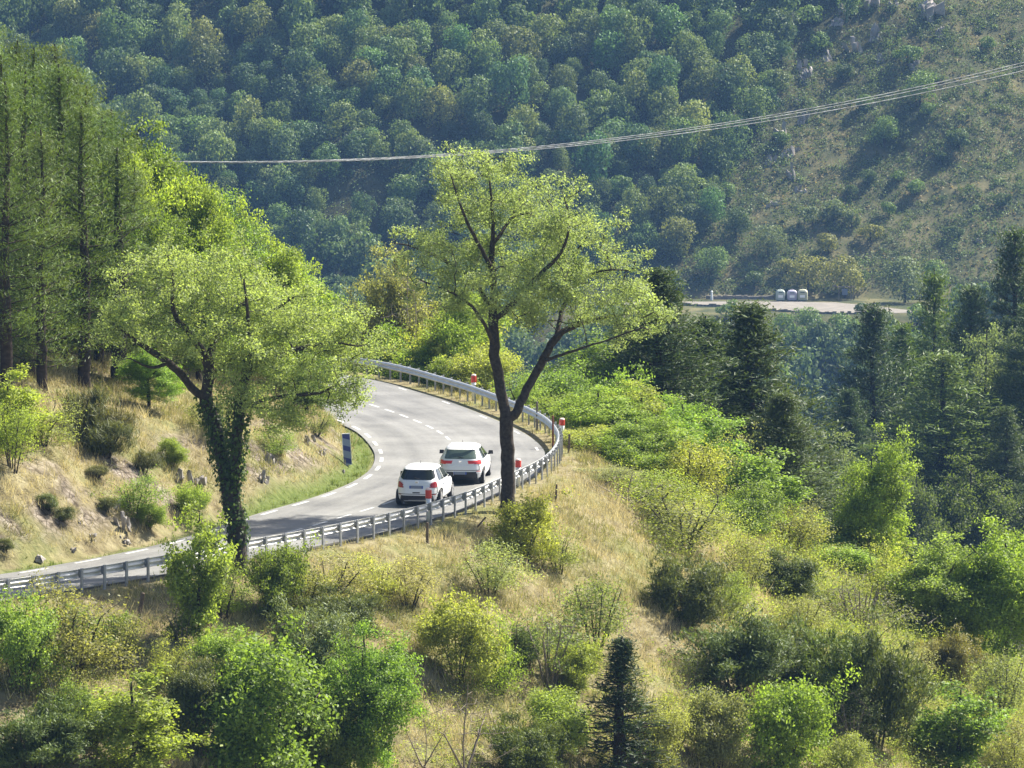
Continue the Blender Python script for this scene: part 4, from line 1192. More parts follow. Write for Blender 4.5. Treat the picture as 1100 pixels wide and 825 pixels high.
# ------------------------------------------------------------------ plants of the foreground slope
for k, px, b, top, w, c, lab in [
    ('leafy', 22, 745, 640, 76, 'lime', "bright yellow-green bush at the left picture edge below the rail"),
    ('airy', 75, 735, 620, 110, 'olive', "big olive bush with brown stems in front of the rail at the left"),
    ('leafy', 98, 715, 650, 60, 'green', "green leafy bush nestled in the big olive bush"),
    ('thin', 68, 775, 705, 60, 'olive', "grey twiggy bush below the big olive bush"),
    ('sapling', 214, 700, 548, 56, 'lime', "slender sapling rising in front of the rail, left of the ivy trunk"),
    ('thin', 196, 695, 638, 48, 'dark', "dark twiggy bush at the sapling's foot"),
    ('airy', 240, 665, 612, 54, 'lime', "light bush at the foot of the ivy trunk"),
    ('leafy', 294, 668, 585, 58, 'green', "green bush right of the ivy trunk's foot, before the rail"),
    ('airy', 352, 655, 590, 84, 'straw', "straw-coloured open bush under the middle of the rail"),
    ('airy', 325, 665, 605, 60, 'olive', "olive bush between the green bush and the straw one"),
    ('juniper', 365, 690, 632, 70, 'dark', "low dark juniper above the bright tree at bottom left"),
    ('airy', 402, 650, 592, 50, 'yellow', "yellowish bush below the rail left of the upright stake"),
    ('airy', 440, 655, 598, 60, 'straw', "pale yellow bush right below the nearer car"),
    ('juniper', 335, 745, 652, 74, 'sage', "young conifer with a pinkish tinge left of the bright tree"),
    ('broadleaf', 390, 850, 676, 92, 'fresh', "vivid green small tree at the bottom, left of the dry grass"),
    ('leafy', 285, 850, 690, 130, 'green', "large dark bush with sunlit yellow tips at the bottom left"),
    ('sapling', 142, 850, 718, 90, 'lime', "bright green feathery sapling at the bottom left"),
    ('juniper', 205, 790, 705, 66, 'dark', "dark low juniper between the bright sapling and the large bush"),
    ('juniper', 38, 835, 755, 90, 'dark', "dark green bush in the bottom left corner"),
    ('airy', 180, 735, 680, 44, 'yellow', "small yellowish bush below the dark twiggy one"),
    ('leafy', 250, 740, 676, 70, 'lime', "light green bush above the large dark one"),
    ('airy', 128, 720, 655, 54, 'olive', "olive bush by the leaning thick stake"),
    ('leafy', 100, 800, 735, 70, 'green', "green bush left of the bright feathery sapling"),
    ('leafy', 340, 850, 740, 80, 'green', "green bush at the bottom, below the young conifer"),
    ('leafy', 562, 605, 533, 62, 'yellow', "bright yellow-green bush at the tall tree's foot"),
    ('airy', 600, 615, 560, 50, 'olive', "thin olive bush right of the bush at the tall tree's foot"),
    ('airy', 525, 640, 580, 70, 'straw', "straw-coloured bush in the grass below the tall tree"),
    ('leafy', 492, 730, 640, 72, 'yellow', "brightest yellow bush in the middle of the dry slope"),
    ('airy', 540, 745, 655, 60, 'lime', "light green bush right of the brightest yellow bush"),
    ('thin', 590, 735, 640, 84, 'sage', "grey-green twiggy bush with a dark heart on the dry slope"),
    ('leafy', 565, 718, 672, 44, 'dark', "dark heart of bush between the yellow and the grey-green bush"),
    ('airy', 640, 700, 620, 70, 'olive', "sparse olive bush at the top of the open dry patch"),
    ('leafy', 618, 745, 690, 46, 'yellow', "small yellow bush below the grey-green twiggy one"),
    ('leafy', 598, 810, 738, 66, 'lime', "lime green bush left of the small dark spruce"),
    ('spruce', 668, 845, 687, 78, (0.04, 0.06, 0.024), "small dark pointed spruce at the bottom centre"),
    ('juniper', 560, 840, 770, 70, 'dark', "low dark bush at the bottom left of the spruce"),
    ('leafy', 705, 830, 755, 60, 'olive', "olive bush right beside the spruce"),
    ('bare', 500, 850, 745, 74, 'olive', "bare grey dead bush at the bottom centre"),
    ('bare', 455, 840, 765, 46, 'olive', "small bare dead branches left of the dead bush"),
    ('juniper', 738, 675, 598, 68, 'dark', "dense dark juniper at the right edge of the dry spur"),
    ('airy', 780, 665, 610, 50, 'lime', "light open bush right of the dense juniper"),
    ('juniper', 838, 650, 590, 66, 'dark', "dark juniper in the middle of the right-hand scrub"),
    ('airy', 800, 640, 575, 60, 'olive', "olive bush between the two dark junipers"),
    ('thin', 925, 680, 605, 100, 'sage', "grey twiggy bush with dead branches in the right-hand scrub"),
    ('bare', 905, 672, 632, 60, 'olive', "pale dead branch lying in the right-hand scrub"),
    ('airy', 950, 660, 575, 70, 'yellow', "yellowish bush below the glowing lime tree"),
    ('broadleaf', 1010, 700, 580, 90, 'lime', "light green bushy tree at the right, below the big valley pine"),
    ('broadleaf', 1080, 735, 565, 105, 'lime', "bright green tree at the right picture edge"),
    ('sapling', 1040, 650, 560, 44, 'lime', "thin bright sapling left of the tree at the right edge"),
    ('leafy', 1045, 705, 640, 60, 'green', "green bush below the tree at the right edge"),
    ('juniper', 790, 748, 662, 96, 'dark', "spreading dark juniper on the left of the lower right scrub"),
    ('juniper', 835, 735, 672, 70, 'sage', "grey-green juniper between the two large dark ones"),
    ('juniper', 890, 775, 676, 80, 'pine', "tall bushy young pine in the lower right scrub"),
    ('juniper', 940, 805, 668, 84, 'dark', "largest dark juniper of the lower right scrub"),
    ('thin', 915, 800, 735, 60, 'sage', "dead grey twigs at the largest juniper's foot"),
    ('leafy', 838, 840, 730, 86, 'fresh', "fresh green bush at the bottom right of centre"),
    ('leafy', 770, 830, 740, 60, 'olive', "olive bush left of the fresh green one at the bottom"),
    ('thin', 745, 735, 695, 44, 'sage', "small grey bush at the dry patch's lower end"),
    ('sapling', 1030, 838, 738, 72, 'fresh', "bright green leafy sapling in the bottom right corner"),
    ('leafy', 998, 815, 775, 50, 'green', "low green bush left of the corner sapling"),
    ('juniper', 1015, 742, 680, 60, 'rust', "brownish green bush in the right-hand scrub"),
    ('airy', 1075, 780, 700, 60, 'olive', "olive bush at the right edge above the corner sapling"),
    ('airy', 975, 740, 690, 56, 'straw', "straw-coloured bush in the lower right scrub"),
    ('leafy', 895, 840, 790, 60, 'yellow', "yellow-green low bush at the bottom of the right scrub"),
    ('airy', 1090, 840, 770, 60, 'olive', "low olive bush at the bottom right corner's edge"),
    ('airy', 730, 800, 745, 50, 'yellow', "yellowish open bush between the spruce and the junipers"),
    ('airy', 860, 690, 640, 60, 'olive', "olive bush below the middle dark juniper"),
    ('leafy', 985, 680, 610, 60, 'olive', "olive leafy bush left of the light green bushy tree")]:
    plant(k, px, b, top, w, c, lab)

# ------------------------------------------------------------------ spur across the side valley
for k, px, b, top, w, c, lab in [
    ('tall_pine', 1012, ('Y', 416), 384, 140, 'pine', "largest pine across the side valley, at the right"),
    ('tall_pine', 938, ('Y', 438), 332, 92, 'dpine', "hazy pine left of the largest valley pine"),
    ('tall_pine', 968, ('Y', 446), 352, 80, 'pine', "pine just left of the largest valley pine, behind it"),
    ('tall_pine', 1002, ('Y', 455), 300, 84, 'pine', "tall pine on the far spur's skyline above the largest one"),
    ('tall_pine', 1042, ('Y', 446), 312, 84, 'dpine', "pine on the spur's skyline left of the right-edge pine"),
    ('tall_pine', 1088, ('Y', 446), 252, 92, 'dpine', "highest dark pine at the right picture edge"),
    ('tall_pine', 1108, ('Y', 420), 330, 90, 'dpine', "dark pine half cut off by the right picture edge"),
    ('tall_pine', 912, ('Y', 432), 420, 60, 'dpine', "small dark pine at the spur's left end"),
    ('tall_pine', 1080, ('Y', 412), 440, 70, 'dpine', "dark pine low at the right edge, below the round tree"),
    ('tall_pine', 965, ('Y', 425), 440, 80, 'dpine', "shaded pine left of the largest valley pine's foot"),
    ('broadleaf', 1060, ('Y', 424), 358, 62, 'sage', "round grey-green tree between the right-edge pines"),
    ('broadleaf', 1092, ('Y', 428), 372, 60, 'sage', "round tree at the right edge, lower than its neighbour"),
    ('broadleaf', 925, ('Y', 418), 505, 60, 'dark', "dark shaded tree in the side valley"),
    ('broadleaf', 890, ('Y', 424), 470, 60, 'sage', "grey-green tree at the side valley's left"),
    ('broadleaf', 1045, ('Y', 408), 500, 70, 'dark', "dark broadleaf tree right of the largest valley pine's foot"),
    ('broadleaf', 985, ('Y', 405), 520, 70, 'dark', "dark broadleaf tree at the largest valley pine's foot"),
    ('broadleaf', 860, ('Y', 430), 505, 50, 'sage', "small tree where the side valley opens")]:
    plant(k, px, b, top, w * (1.35 if k == 'tall_pine' else 1.2), c, lab)

# ------------------------------------------------------------------ the far wooded slope
def far_crown(seed, n, leaf, flat=1.0, ragged=0.0, k=11):
    """One crown about one metre wide and one metre tall with its trunk, as a single mesh."""
    rng = np.random.default_rng(seed)
    L = [(0, 0, 0.5, 0.30, 0.30, 0.36)]
    for _ in range(k):
        a = rng.random() * 6.28; q = 0.32 * rng.random() ** 0.5
        s = 0.08 + 0.13 * rng.random()
        L.append((q * math.cos(a) * 1.15, q * math.sin(a) * 1.15, 0.22 + 0.66 * rng.random() * (1 - 0.9 * q), s, s, s * 0.95))
    L = np.array(L)
    kk = rng.choice(len(L), n, p=(L[:, 3] ** 2) / (L[:, 3] ** 2).sum())
    d = unit(rng.normal(size=(n, 3)) + np.array([0, 0, 0.25]))
    P = L[kk, :3] + d * L[kk, 3:] * (0.78 + 0.28 * rng.random((n, 1)) + ragged * rng.random((n, 1)))
    P[:, 2] = np.maximum(P[:, 2] * flat, 0.02)
    V, q = leaf_cloud(P, d * 0.9 + rng.normal(size=(n, 3)) * 0.55, leaf * (0.6 + 0.8 * rng.random(n)), 0.7, rng)
    t = np.clip(0.5 + rng.normal(size=len(L))[kk] * 0.10 + rng.normal(size=n) * 0.2, 0, 1.2)
    m = MB(); m.lathe([(0.035, -0.15), (0.03, 0.15), (0.02, 0.45)], 6)
    TV = np.array(m.V); 
    tq = np.array([f for f, _ in m.poly if len(f) == 4]) + len(V)
    V = np.vstack([V, TV])
    return V, np.vstack([q, tq]), np.concatenate([np.repeat(t, 4), np.full(len(TV), 0.3)]), np.concatenate([np.zeros(len(q), int), np.ones(len(tq), int)])
M_FARLEAF = leaf_material("far_leaf", 0.30, (1.3, 1.25, 0.5), 0.12)
FAR_MESH = []
for s in range(8):
    V, q, t, mi = far_crown(400 + s, 2300, 0.050, 1.0, 0.26, 9 + 2 * s)
    FAR_MESH.append(mesh_np("far_tree", V, [q], [M_FARLEAF, M_BARK], mi, t))
SCRUB_MESH = []
for s in range(5):
    V, q, t, mi = far_crown(430 + s, 900, 0.075, 0.75, 0.08, 7)
    SCRUB_MESH.append(mesh_np("scrub_bush", V, [q], [M_FARLEAF, M_BARK], mi, t))

def project(x, y, z):
    dz = z - CAM_Z
    f = y * math.cos(PITCH) - dz * math.sin(PITCH)
    v = y * math.sin(PITCH) + dz * math.cos(PITCH)
    return 550 + FPX * x / f, 412.5 - FPX * v / f
SKYLINE = lambda px: np.interp(px, [-50, 0, 80, 130, 200, 260, 330, 380, 400, 420, 520, 640, 700, 760, 860, 900, 940, 1100], [30, 40, 50, 120, 180, 230, 300, 350, 330, 330, 380, 400, 330, 380, 440, 470, 420, 330])
def cable_row(px): return 174.0 - 0.006 * (px - 190) - 8.9e-5 * (px - 190) ** 2 * 1.08 - 1.2e-8 * (px - 190) ** 3
frng = np.random.default_rng(77)
cand = []
for yy in np.arange(842, 1040, 3.9):
    for xx in np.arange(-190, 200, 4.5):
        x = xx + frng.uniform(-2.6, 2.6) + (2.8 if int(yy * 10) % 2 else 0); y = yy + frng.uniform(-2.2, 2.2)
        cand.append((x, y))
cand = np.array(cand)
cz = height(cand[:, 0], cand[:, 1])
cpx, crow = project(cand[:, 0], cand[:, 1], cz)
hth = cand[:, 0] - (20 + 0.55 * (cand[:, 1] - 950))
onshelf = (cand[:, 1] > 913) & (cand[:, 1] < 950) & (cand[:, 0] > 10) & (cand[:, 0] < 100)
dense = (hth + 9 * fbm(cand[:, 0] / 16, cand[:, 1] / 16, 3, 91) < 4) | (cand[:, 1] < 914)
FC = [((0.115, 0.175, 0.08), "blue-green"), ((0.14, 0.20, 0.075), "mid green"), ((0.16, 0.22, 0.075), "light green"), ((0.075, 0.125, 0.06), "dark green"), ((0.185, 0.225, 0.078), "yellowish")]
shown, hidden = [], []
for (x, y), z, px, row, dn, sh in zip(cand, cz, cpx, crow, dense, onshelf):
    if sh: continue
    if not dn: continue
    gap = vnoise(np.array([x / 13.0]), np.array([y / 13.0]), 63)[0]
    if gap < 0.17 and y > 950: continue
    big = 1.08 + 0.9 * (frng.random() - 0.45) + (0.25 if y < 914 else 0)
    w = 5.2 * big; h = w * (0.85 + 0.65 * frng.random())
    top = row - h * 0.8 * FPX / y
    if y < 916 and 715 < px < 1010:
        while top < 347 and h > 2.2: h *= 0.85; w *= 0.9; top = row - h * FPX / y
        if top < 344: continue
    vis = (-25 < px < 1125) and top < SKYLINE(px) + 4 and row > -8
    (shown if vis else hidden).append((x, y, z, w, h, px, row))
shown.sort(key=lambda q: (q[6] < 4, q[1] < 895 and not 810 < q[5] < 960, abs(q[6] - 170)))
print("far trees in view", len(shown), "others", len(hidden))
MAXFAR = 295
hidden += shown[MAXFAR:]; shown = shown[:MAXFAR]
for x, y, z, w, h, px, row in shown:
    ci = frng.choice(5, p=[0.34, 0.30, 0.2, 0.11, 0.05])
    c, cn = FC[ci]
    if y < 914: zone = "in the valley below the pale lay-by"
    elif px < 330: zone = "of the far wood right behind the left skyline, " + ("high up" if row < 120 else "low down")
    elif row < cable_row(px) - 45: zone = "of the far wood high above the cables"
    elif row < cable_row(px) + 12: zone = "of the far wood just above the cables"
    elif px < 700: zone = "of the far wood below the cables"
    else: zone = "on the far slope between cables and lay-by"
    o = link("hillside_tree", FAR_MESH[frng.integers(8)], None, (x, y, z - 0.03 * h))
    o.rotation_euler = (0, 0, frng.random() * 6.28); o.scale = (w, w, h)
    j = 1 + frng.normal(0, 0.13)
    o.color = (c[0] * j * (1 + frng.normal(0, 0.1)), c[1] * j, c[2] * j, 1)
    tag(o, ("%s round-crowned tree %s" % (cn, zone)), "tree", "%s trees %s" % (cn, zone.split(",")[0]))
# the rest of the wood: behind the near trees and beyond the picture's edges
Vs, Qs, Ts, n = [], [], [], 0
lows = [far_crown(460 + s, 1000, 0.075, 1.0, 0.14) for s in range(4)]
for x, y, z, w, h, px, row in hidden:
    V, q, t, _ = lows[frng.integers(4)]
    a = frng.random() * 6.28; R = np.array([[math.cos(a), -math.sin(a), 0], [math.sin(a), math.cos(a), 0], [0, 0, 1]])
    Vs.append((V * np.array([w, w, h])) @ R.T + np.array([x, y, z])); Qs.append(q + n); n += len(V)
    Ts.append(np.clip(t + frng.normal(0, 0.2), 0, 1.2))
fw = link("hillside_wood", mesh_np("far_wood", np.vstack(Vs), [np.vstack(Qs)], M_FARLEAF, tint=np.concatenate(Ts)))
fw.color = (0.12, 0.18, 0.075, 1)
tag(fw, "unbroken blue-green wood covering the rest of the far slope", "wood", kind="stuff")

# low growth: undergrowth in the wood, heath on the right of the slope
def low_growth(name, label, n, mask, color, size, tall, seed, cluster=9, asp=0.6, spread=0.9):
    rng = np.random.default_rng(seed)
    m = n * 4
    x = rng.uniform(-100, 110, m); y = rng.uniform(846, 1045, m)
    k = mask(x, y); x, y = x[k][:n], y[k][:n]
    z = height(x, y)
    hgt = tall * (0.4 + 0.9 * rng.random(len(x)))
    P = np.repeat(np.stack([x, y, z], 1), cluster, 0)
    H_ = np.repeat(hgt, cluster)
    d = rng.normal(size=P.shape); d[:, 2] = np.abs(d[:, 2]); d = unit(d)
    P = P + d * np.stack([H_ * spread, H_ * spread, H_], 1) * rng.random((len(P), 1)) ** 0.4
    lv = leaf_cloud(P, d + rng.normal(size=P.shape) * 0.4, size * (0.6 + 0.8 * rng.random(len(P))), asp, rng)
    t = np.clip(np.repeat(rng.normal(0.5, 0.2, len(x)), cluster) + rng.normal(0, 0.15, len(P)), 0, 1.2)
    o = link(name, mesh_np(name, lv[0], [lv[1]], M_FARLEAF, tint=np.repeat(t, 4)))
    o.color = (*color, 1)
    return tag(o, label, "ground cover", kind="stuff")
def hth_of(x, y): return x - (20 + 0.55 * (y - 950)) + 9 * fbm(x / 16, y / 16, 3, 91)
shelf = lambda x, y: (y > 914) & (y < 949) & (x > 8) & (x < 105)
low_growth("undergrowth", "dark undergrowth between the trees of the far wood", 9000, lambda x, y: (hth_of(x, y) < 8) & ~shelf(x, y), (0.115, 0.17, 0.07), 0.32, 3.0, 501, 18)
low_growth("heath", "low dark heath in patches over the open far slope", 26000, lambda x, y: (hth_of(x, y) > 0) & (y > 949) & (fbm(x / 7, y / 3.5, 4, 95) > -0.24), (0.12, 0.165, 0.065), 0.28, 0.95, 502)
low_growth("dry_heath", "tan dry grass and heather between the dark heath patches", 8000, lambda x, y: (hth_of(x, y) > 2) & (y > 949) & (fbm(x / 7, y / 3.5, 4, 95) < 0.0), (0.30, 0.25, 0.14), 0.26, 0.4, 503)

low_growth("hill_scrub", "loose green scrub over the open far slope", 2600, lambda x, y: (hth_of(x, y) > -2) & (y > 950) & (fbm(x / 11, y / 8, 4, 99) > 0.02), (0.12, 0.17, 0.065), 0.34, 2.0, 504, 46, 0.6, 0.75)
# bushes and lone trees of the open far slope, placed from the photograph
scr = [(1030, 148, 34, 'lone light green tree casting a dark shadow on the open far slope'), (988, 100, 44, 'bright bush just under the cables on the open far slope'), (995, 118, 24, 'small bush directly below the bright one under the cables'),
       (932, 190, 26, 'small bright bush beside a dark one, middle of the far slope'), (915, 205, 22, 'small dark round bush in the middle of the far slope'), (985, 200, 26, 'light green bush right of the middle pair on the far slope'),
       (965, 190, 20, 'tiny bush between the middle pair and the light green bush'), (896, 225, 36, 'pale round bush below the rocks of the far slope'), (873, 232, 32, 'bright bush left of the pale round one'), (915, 235, 28, 'bright bush right of the pale round one'),
       (950, 145, 40, 'wide green bush below the cables near the rocks'), (975, 60, 34, 'bush on the crest of the upper rocks'), (880, 45, 34, 'tall light green bush at the top, left of the upper rocks'), (868, 18, 36, 'bright tree at the picture top, left of the rocks'),
       (810, 60, 36, 'yellowish tree at the edge of the far wood near the rocks'), (835, 85, 34, 'grey-green bush left of the pale rock'), (735, 195, 40, 'bright tree below the cables at the wood\'s right edge'), (780, 205, 30, 'bright bush right of the bright edge tree'),
       (715, 190, 26, 'slim bright bush left of the bright edge tree'), (740, 240, 40, 'light bush low on the slope above the dark pines'), (790, 245, 44, 'dark green bush above the lay-by, left part'), (765, 285, 40, 'low bush above the lay-by\'s left end'),
       (825, 262, 40, 'grey-green bush above the lay-by containers, left one'), (868, 300, 50, 'large yellowish bush right above the lay-by containers'), (908, 302, 52, 'large olive tree above the small notice board'), (845, 285, 26, 'yellow-tipped bush left of the large yellowish one'),
       (972, 305, 56, 'broad grey-green bush right of the notice board'), (935, 250, 30, 'dark bush above the large olive tree'), (955, 225, 24, 'bright small bush right of the bush group'), (890, 262, 34, 'dark green bush above the large yellowish one'),
       (1005, 300, 40, 'bush where the far slope meets the right-hand pines'), (840, 150, 24, 'bush among the middle rocks'), (905, 78, 30, 'dark bush between the two pale rock faces'), (1060, 45, 22, 'low bush at the upper right of the open slope'), (1075, 215, 26, 'dark bush on the striped slope at the right'),
       (1025, 250, 22, 'small dark bush on the lower right slope'), (930, 110, 26, 'bush just above the cables near the rocks'), (700, 265, 34, 'light green bush above the dark pine\'s top'), (665, 200, 38, 'light tree at the wood\'s lower edge, right of the tall tree\'s crown'),
       (690, 235, 34, 'pale bush right of the tall tree\'s crown'), (1010, 170, 20, 'dark low bush in the lone tree\'s shadow'), (720, 300, 36, 'bush just above the dark pines and left of the lay-by'), (810, 300, 30, 'dark bush behind the low stone wall'),
       (780, 335, 26, 'bush on the near side of the lay-by, left'), (870, 350, 40, 'green bush just below the lay-by'), (905, 358, 40, 'green bush below the lay-by\'s right end'), (950, 345, 36, 'pale green bush right of the lay-by'), (985, 338, 36, 'green bush at the lay-by\'s right end'), (788, 326, 18, 'small bluish bush standing in front of the lay-by'),
       (840, 358, 40, 'bush below the lay-by\'s middle'), (925, 330, 18, 'low dark bush at the right end of the lay-by')]
for px, row, w, lab in scr:
    p = ground_at(px, row + w * 0.36, 860)
    Wm = w / FPX * p[1]
    o = link("slope_bush", SCRUB_MESH[frng.integers(5)] if w < 40 else FAR_MESH[frng.integers(8)], None, (p[0], p[1], p[2] - 0.1))
    o.scale = (Wm, Wm, Wm * (1.0 if w < 40 else 0.95)); o.rotation_euler = (0, 0, frng.random() * 6.28)
    c = (0.21, 0.22, 0.07) if 'yellow' in lab or 'olive' in lab else (0.08, 0.12, 0.05) if 'dark' in lab else (0.15, 0.19, 0.095) if ('grey' in lab or 'pale' in lab) else (0.145, 0.22, 0.075)
    o.color = (*c, 1)
    tag(o, lab, "bush")

# rocks
def rock_mesh(seed):
    """A jagged crag: several leaning angular blocks grown together, about one metre across."""
    import bmesh
    rng = np.random.default_rng(seed)
    bm = bmesh.new()
    for b in range(9):
        c = rng.normal(size=3) * np.array([0.22, 0.16, 0.20]); s_ = 0.16 + 0.20 * rng.random()
        pts = c + rng.uniform(-1, 1, (11, 3)) * s_ * np.array([0.8, 0.8, 1.3])
        vs = [bm.verts.new(p) for p in pts]
        r = bmesh.ops.convex_hull(bm, input=vs)
        bmesh.ops.delete(bm, geom=[v for v in r["geom_interior"] if isinstance(v, bmesh.types.BMVert)], context='VERTS')
    me = bpy.data.meshes.new("rock"); bm.to_mesh(me); bm.free(); me.materials.append(M_ROCK); return me
ROCKS = [rock_mesh(s + 1) for s in range(8)]
def rock(px, row, w, h, label, y0=150, group=None, deep=0.9):
    p = ground_at(px, row, y0)
    mpp = p[1] / FPX
    o = link("rock", ROCKS[frng.integers(8)], None, (p[0], p[1] + 0.15 * w * mpp, p[2] + h * mpp * 0.18))
    o.scale = (w * mpp, w * mpp * deep, h * mpp * 1.15); o.rotation_euler = (frng.normal() * 0.12, frng.normal() * 0.12, frng.normal() * 0.5)
    return tag(o, label, "rock", group)
for px, row, w, h, lab in [(868, 92, 22, 20, "pale rock face left of the upper crag on the far slope"), (862, 78, 16, 18, "smaller pale rock above the left rock face"), (940, 48, 16, 30, "tall pale rock pinnacle at the top of the far slope"), (935, 10, 26, 18, "pale rocks at the picture's top edge"),
        (900, 32, 22, 16, "grey rock ledge between the two pale crags"), (1000, 22, 36, 28, "grey rock crag right of the tall pinnacle"), (856, 112, 16, 14, "small pale rock just above the cables"), (930, 118, 18, 10, "flat pale rock right at the cables"), (838, 150, 18, 22, "grey rock below the cables, upper of the lower group"),
        (850, 195, 12, 22, "white upright rock low on the far slope"), (835, 222, 26, 14, "pale rock ledge at the bottom of the rocky band"), (848, 172, 20, 14, "grey rock in the middle of the rocky band"), (985, 75, 14, 12, "pinkish rock right of the upper bush"), (946, 70, 12, 16, "pale slab under the tall pinnacle"), (888, 66, 12, 12, "small rock on the slope between crag and left rock face"), (1012, 40, 14, 12, "small grey rock below the right-hand crag"), (862, 135, 12, 14, "grey rock just under the cables"), (878, 128, 10, 8, "little stone right of the rock under the cables"), (858, 208, 12, 10, "small rock under the white upright rock"), (826, 180, 12, 12, "rock at the left of the rocky band"), (1050, 262, 16, 8, "flat pale rock on the striped slope"), (905, 15, 14, 14, "grey rock at the top between the crags"), (960, 12, 14, 16, "pale rock at the picture top, right of the pinnacle"), (915, 58, 18, 20, "grey rock rib left of the tall pinnacle")]:
    rock(px, row, w, h, lab, 930, "rocks of the far slope", 0.7)
for px, row, w, h, lab in [(130, 568, 16, 20, "grey rock band standing in the dry bank near the left tree"), (124, 546, 13, 13, "grey rock at the top of the bank's rock band"), (133, 582, 13, 9, "lowest rock of the bank's rock band"), (100, 586, 18, 11, "pale rock low on the bank, left of the rock band"), (86, 565, 12, 12, "small rock above the pale one on the bank"), (38, 606, 26, 10, "flat rock by the road at the left"),
        (78, 594, 10, 8, "small pale stone by the road left of the pale rock"), (192, 520, 22, 15, "broken grey rock just left of the ivy trunk"), (214, 524, 20, 16, "dark cleft rock touching the ivy trunk's left side"), (205, 540, 14, 14, "stone below the broken grey rock"), (290, 500, 18, 18, "rock right of the ivy trunk on the bank"), (282, 520, 14, 16, "rock below the one right of the ivy trunk"), (352, 464, 9, 10, "pinkish rock on the nose of the bank"),
        (345, 490, 12, 8, "pale rock left of the striped board"), (368, 509, 7, 6, "small dark stone at the striped board's foot"), (330, 478, 12, 10, "small rock on the bank under the drooping branch")]:
    rock(px, row, w, h, lab, 150, "rocks of the dry bank")

# ------------------------------------------------------------------ lay-by across the valley
ly = np.array([(18, 936.5, 5.0), (27, 938, 6.5), (34, 937, 10), (40, 934, 16), (46, 931, 21), (52, 929, 22), (57, 927, 16), (61, 924, 8), (64, 922.5, 3.5), (66, 921.5, 1.2)])
lx = np.linspace(18, 66, 70); lyy = np.interp(lx, ly[:, 0], ly[:, 1]); lw = np.interp(lx, ly[:, 0], ly[:, 2]) * (1 + 0.06 * fbm(lx / 2.0, lx * 0 + 2, 3, 8))
fr_ = np.linspace(-0.5, 0.5, 7)
LL_ = np.stack([np.stack([lx, lyy + lw * f], 1) for f in fr_], 1)
V, q = strip(LL_, FAR_Z + 0.05)
gr = link("gravel_road", mesh_np("gravel_road", V, [q[:, ::-1]], M_GRAVEL))
tag(gr, "pale gravel lay-by road across the valley", "road", kind="structure")
def far_at(px, Yd): return np.array([(px - 550) / FPX * Yd * 1.001, Yd, FAR_Z + 0.05])
def container(px, Yd, w, h, mat, label):
    p = far_at(px, Yd)
    o = thing("recycling_container", label, "container", tuple(p), frng.normal() * 0.06, "recycling containers in the lay-by")
    b = MB(); P8 = []
    prof = [(0.80, 0.10), (0.97, 0.18), (1.0, 0.9), (1.0, 1.35), (0.93, 1.62), (0.72, 1.84), (0.35, 1.95), (0.02, 1.97)]
    k = 20; V = []
    for r, z in prof:
        for i in range(k):
            a = 2 * math.pi * i / k; c, s_ = math.cos(a), math.sin(a)
            V.append((math.copysign(abs(c) ** 0.38, c) * r * w / 2, math.copysign(abs(s_) ** 0.38, s_) * r * w / 2, z * h / 1.97))
    F = [(j * k + i, j * k + (i + 1) % k, (j + 1) * k + (i + 1) % k, (j + 1) * k + i) for j in range(len(prof) - 1) for i in range(k)]
    b.add(V, F); b.build("shell", mat, o)
    f = MB(); f.box((0, -w * 0.5, h * 0.76), (w * 0.42, 0.06, 0.16)); f.build("opening", M_BINDARK, o)
    g = MB(); g.box((0, 0, 0.06), (w * 0.8, w * 0.8, 0.12)); g.build("base", M_BINDARK, o)
    l = MB(); l.box((0, 0, h + 0.10), (0.10, 0.30, 0.2)); l.build("lifting_lug", M_POST, o)
    s2 = MB(); s2.box((0, -w * 0.505, h * 0.42), (w * 0.5, 0.02, h * 0.22)); s2.build("sticker", M_WHITE, o)
container(839, 943, 1.5, 1.85, M_BIN_A, "greenish white recycling container, leftmost of the three in the lay-by")
container(851.5, 943, 1.6, 1.8, M_BIN_B, "lilac white recycling container in the middle of the three in the lay-by")
container(863, 943, 1.65, 1.9, M_BIN_C, "pale yellowish recycling container, rightmost of the three in the lay-by")
p = far_at(910, 944.5)
nb = thing("notice_board", "small pale notice board under a plank roof at the right of the lay-by", "notice board", tuple(p))
a = MB()
for s in (-1.2, 0.75): a.box((s, 0, 1.05), (0.14, 0.14, 2.1))
a.box((1.2, 0.2, 1.0), (0.16, 0.14, 2.0))
a.build("post", M_TWIG, nb)
b = MB(); b.box((-0.2, 0, 2.15), (3.0, 0.7, 0.12)); b.box((-1.9, 0, 2.3), (0.7, 0.5, 0.25)); b.build("roof", M_TWIG, nb)
c = MB(); c.box((-0.25, -0.1, 1.35), (0.9, 0.05, 1.0)); c.build("panel", M_PLATE, nb)
p = far_at(765, 944)
mp = MB(); mp.lathe([(0.22, 0), (0.22, 0.5), (0.16, 1.3), (0.22, 1.4), (0.05, 1.6)], 12)
w_ = mp.build("white_post", M_WHITE, None, tuple(p)); tag(w_, "small white post at the left end of the lay-by", "post")
wl = MB(); xs = np.linspace(31.5, 42.5, 24)
for i in range(len(xs) - 1):
    h_ = 0.45 + 0.2 * frng.random()
    wl.box(((xs[i] + xs[i + 1]) / 2, 946.5 + 0.15 * frng.random(), FAR_Z + h_ / 2), (xs[i + 1] - xs[i] + 0.06 * frng.random(), 0.6, h_ + 0.1))
o = wl.build("stone_wall", M_STONE); tag(o, "low dark stone wall behind the lay-by, left of the containers", "wall")
wl = MB(); xs = np.linspace(24, 58, 60)
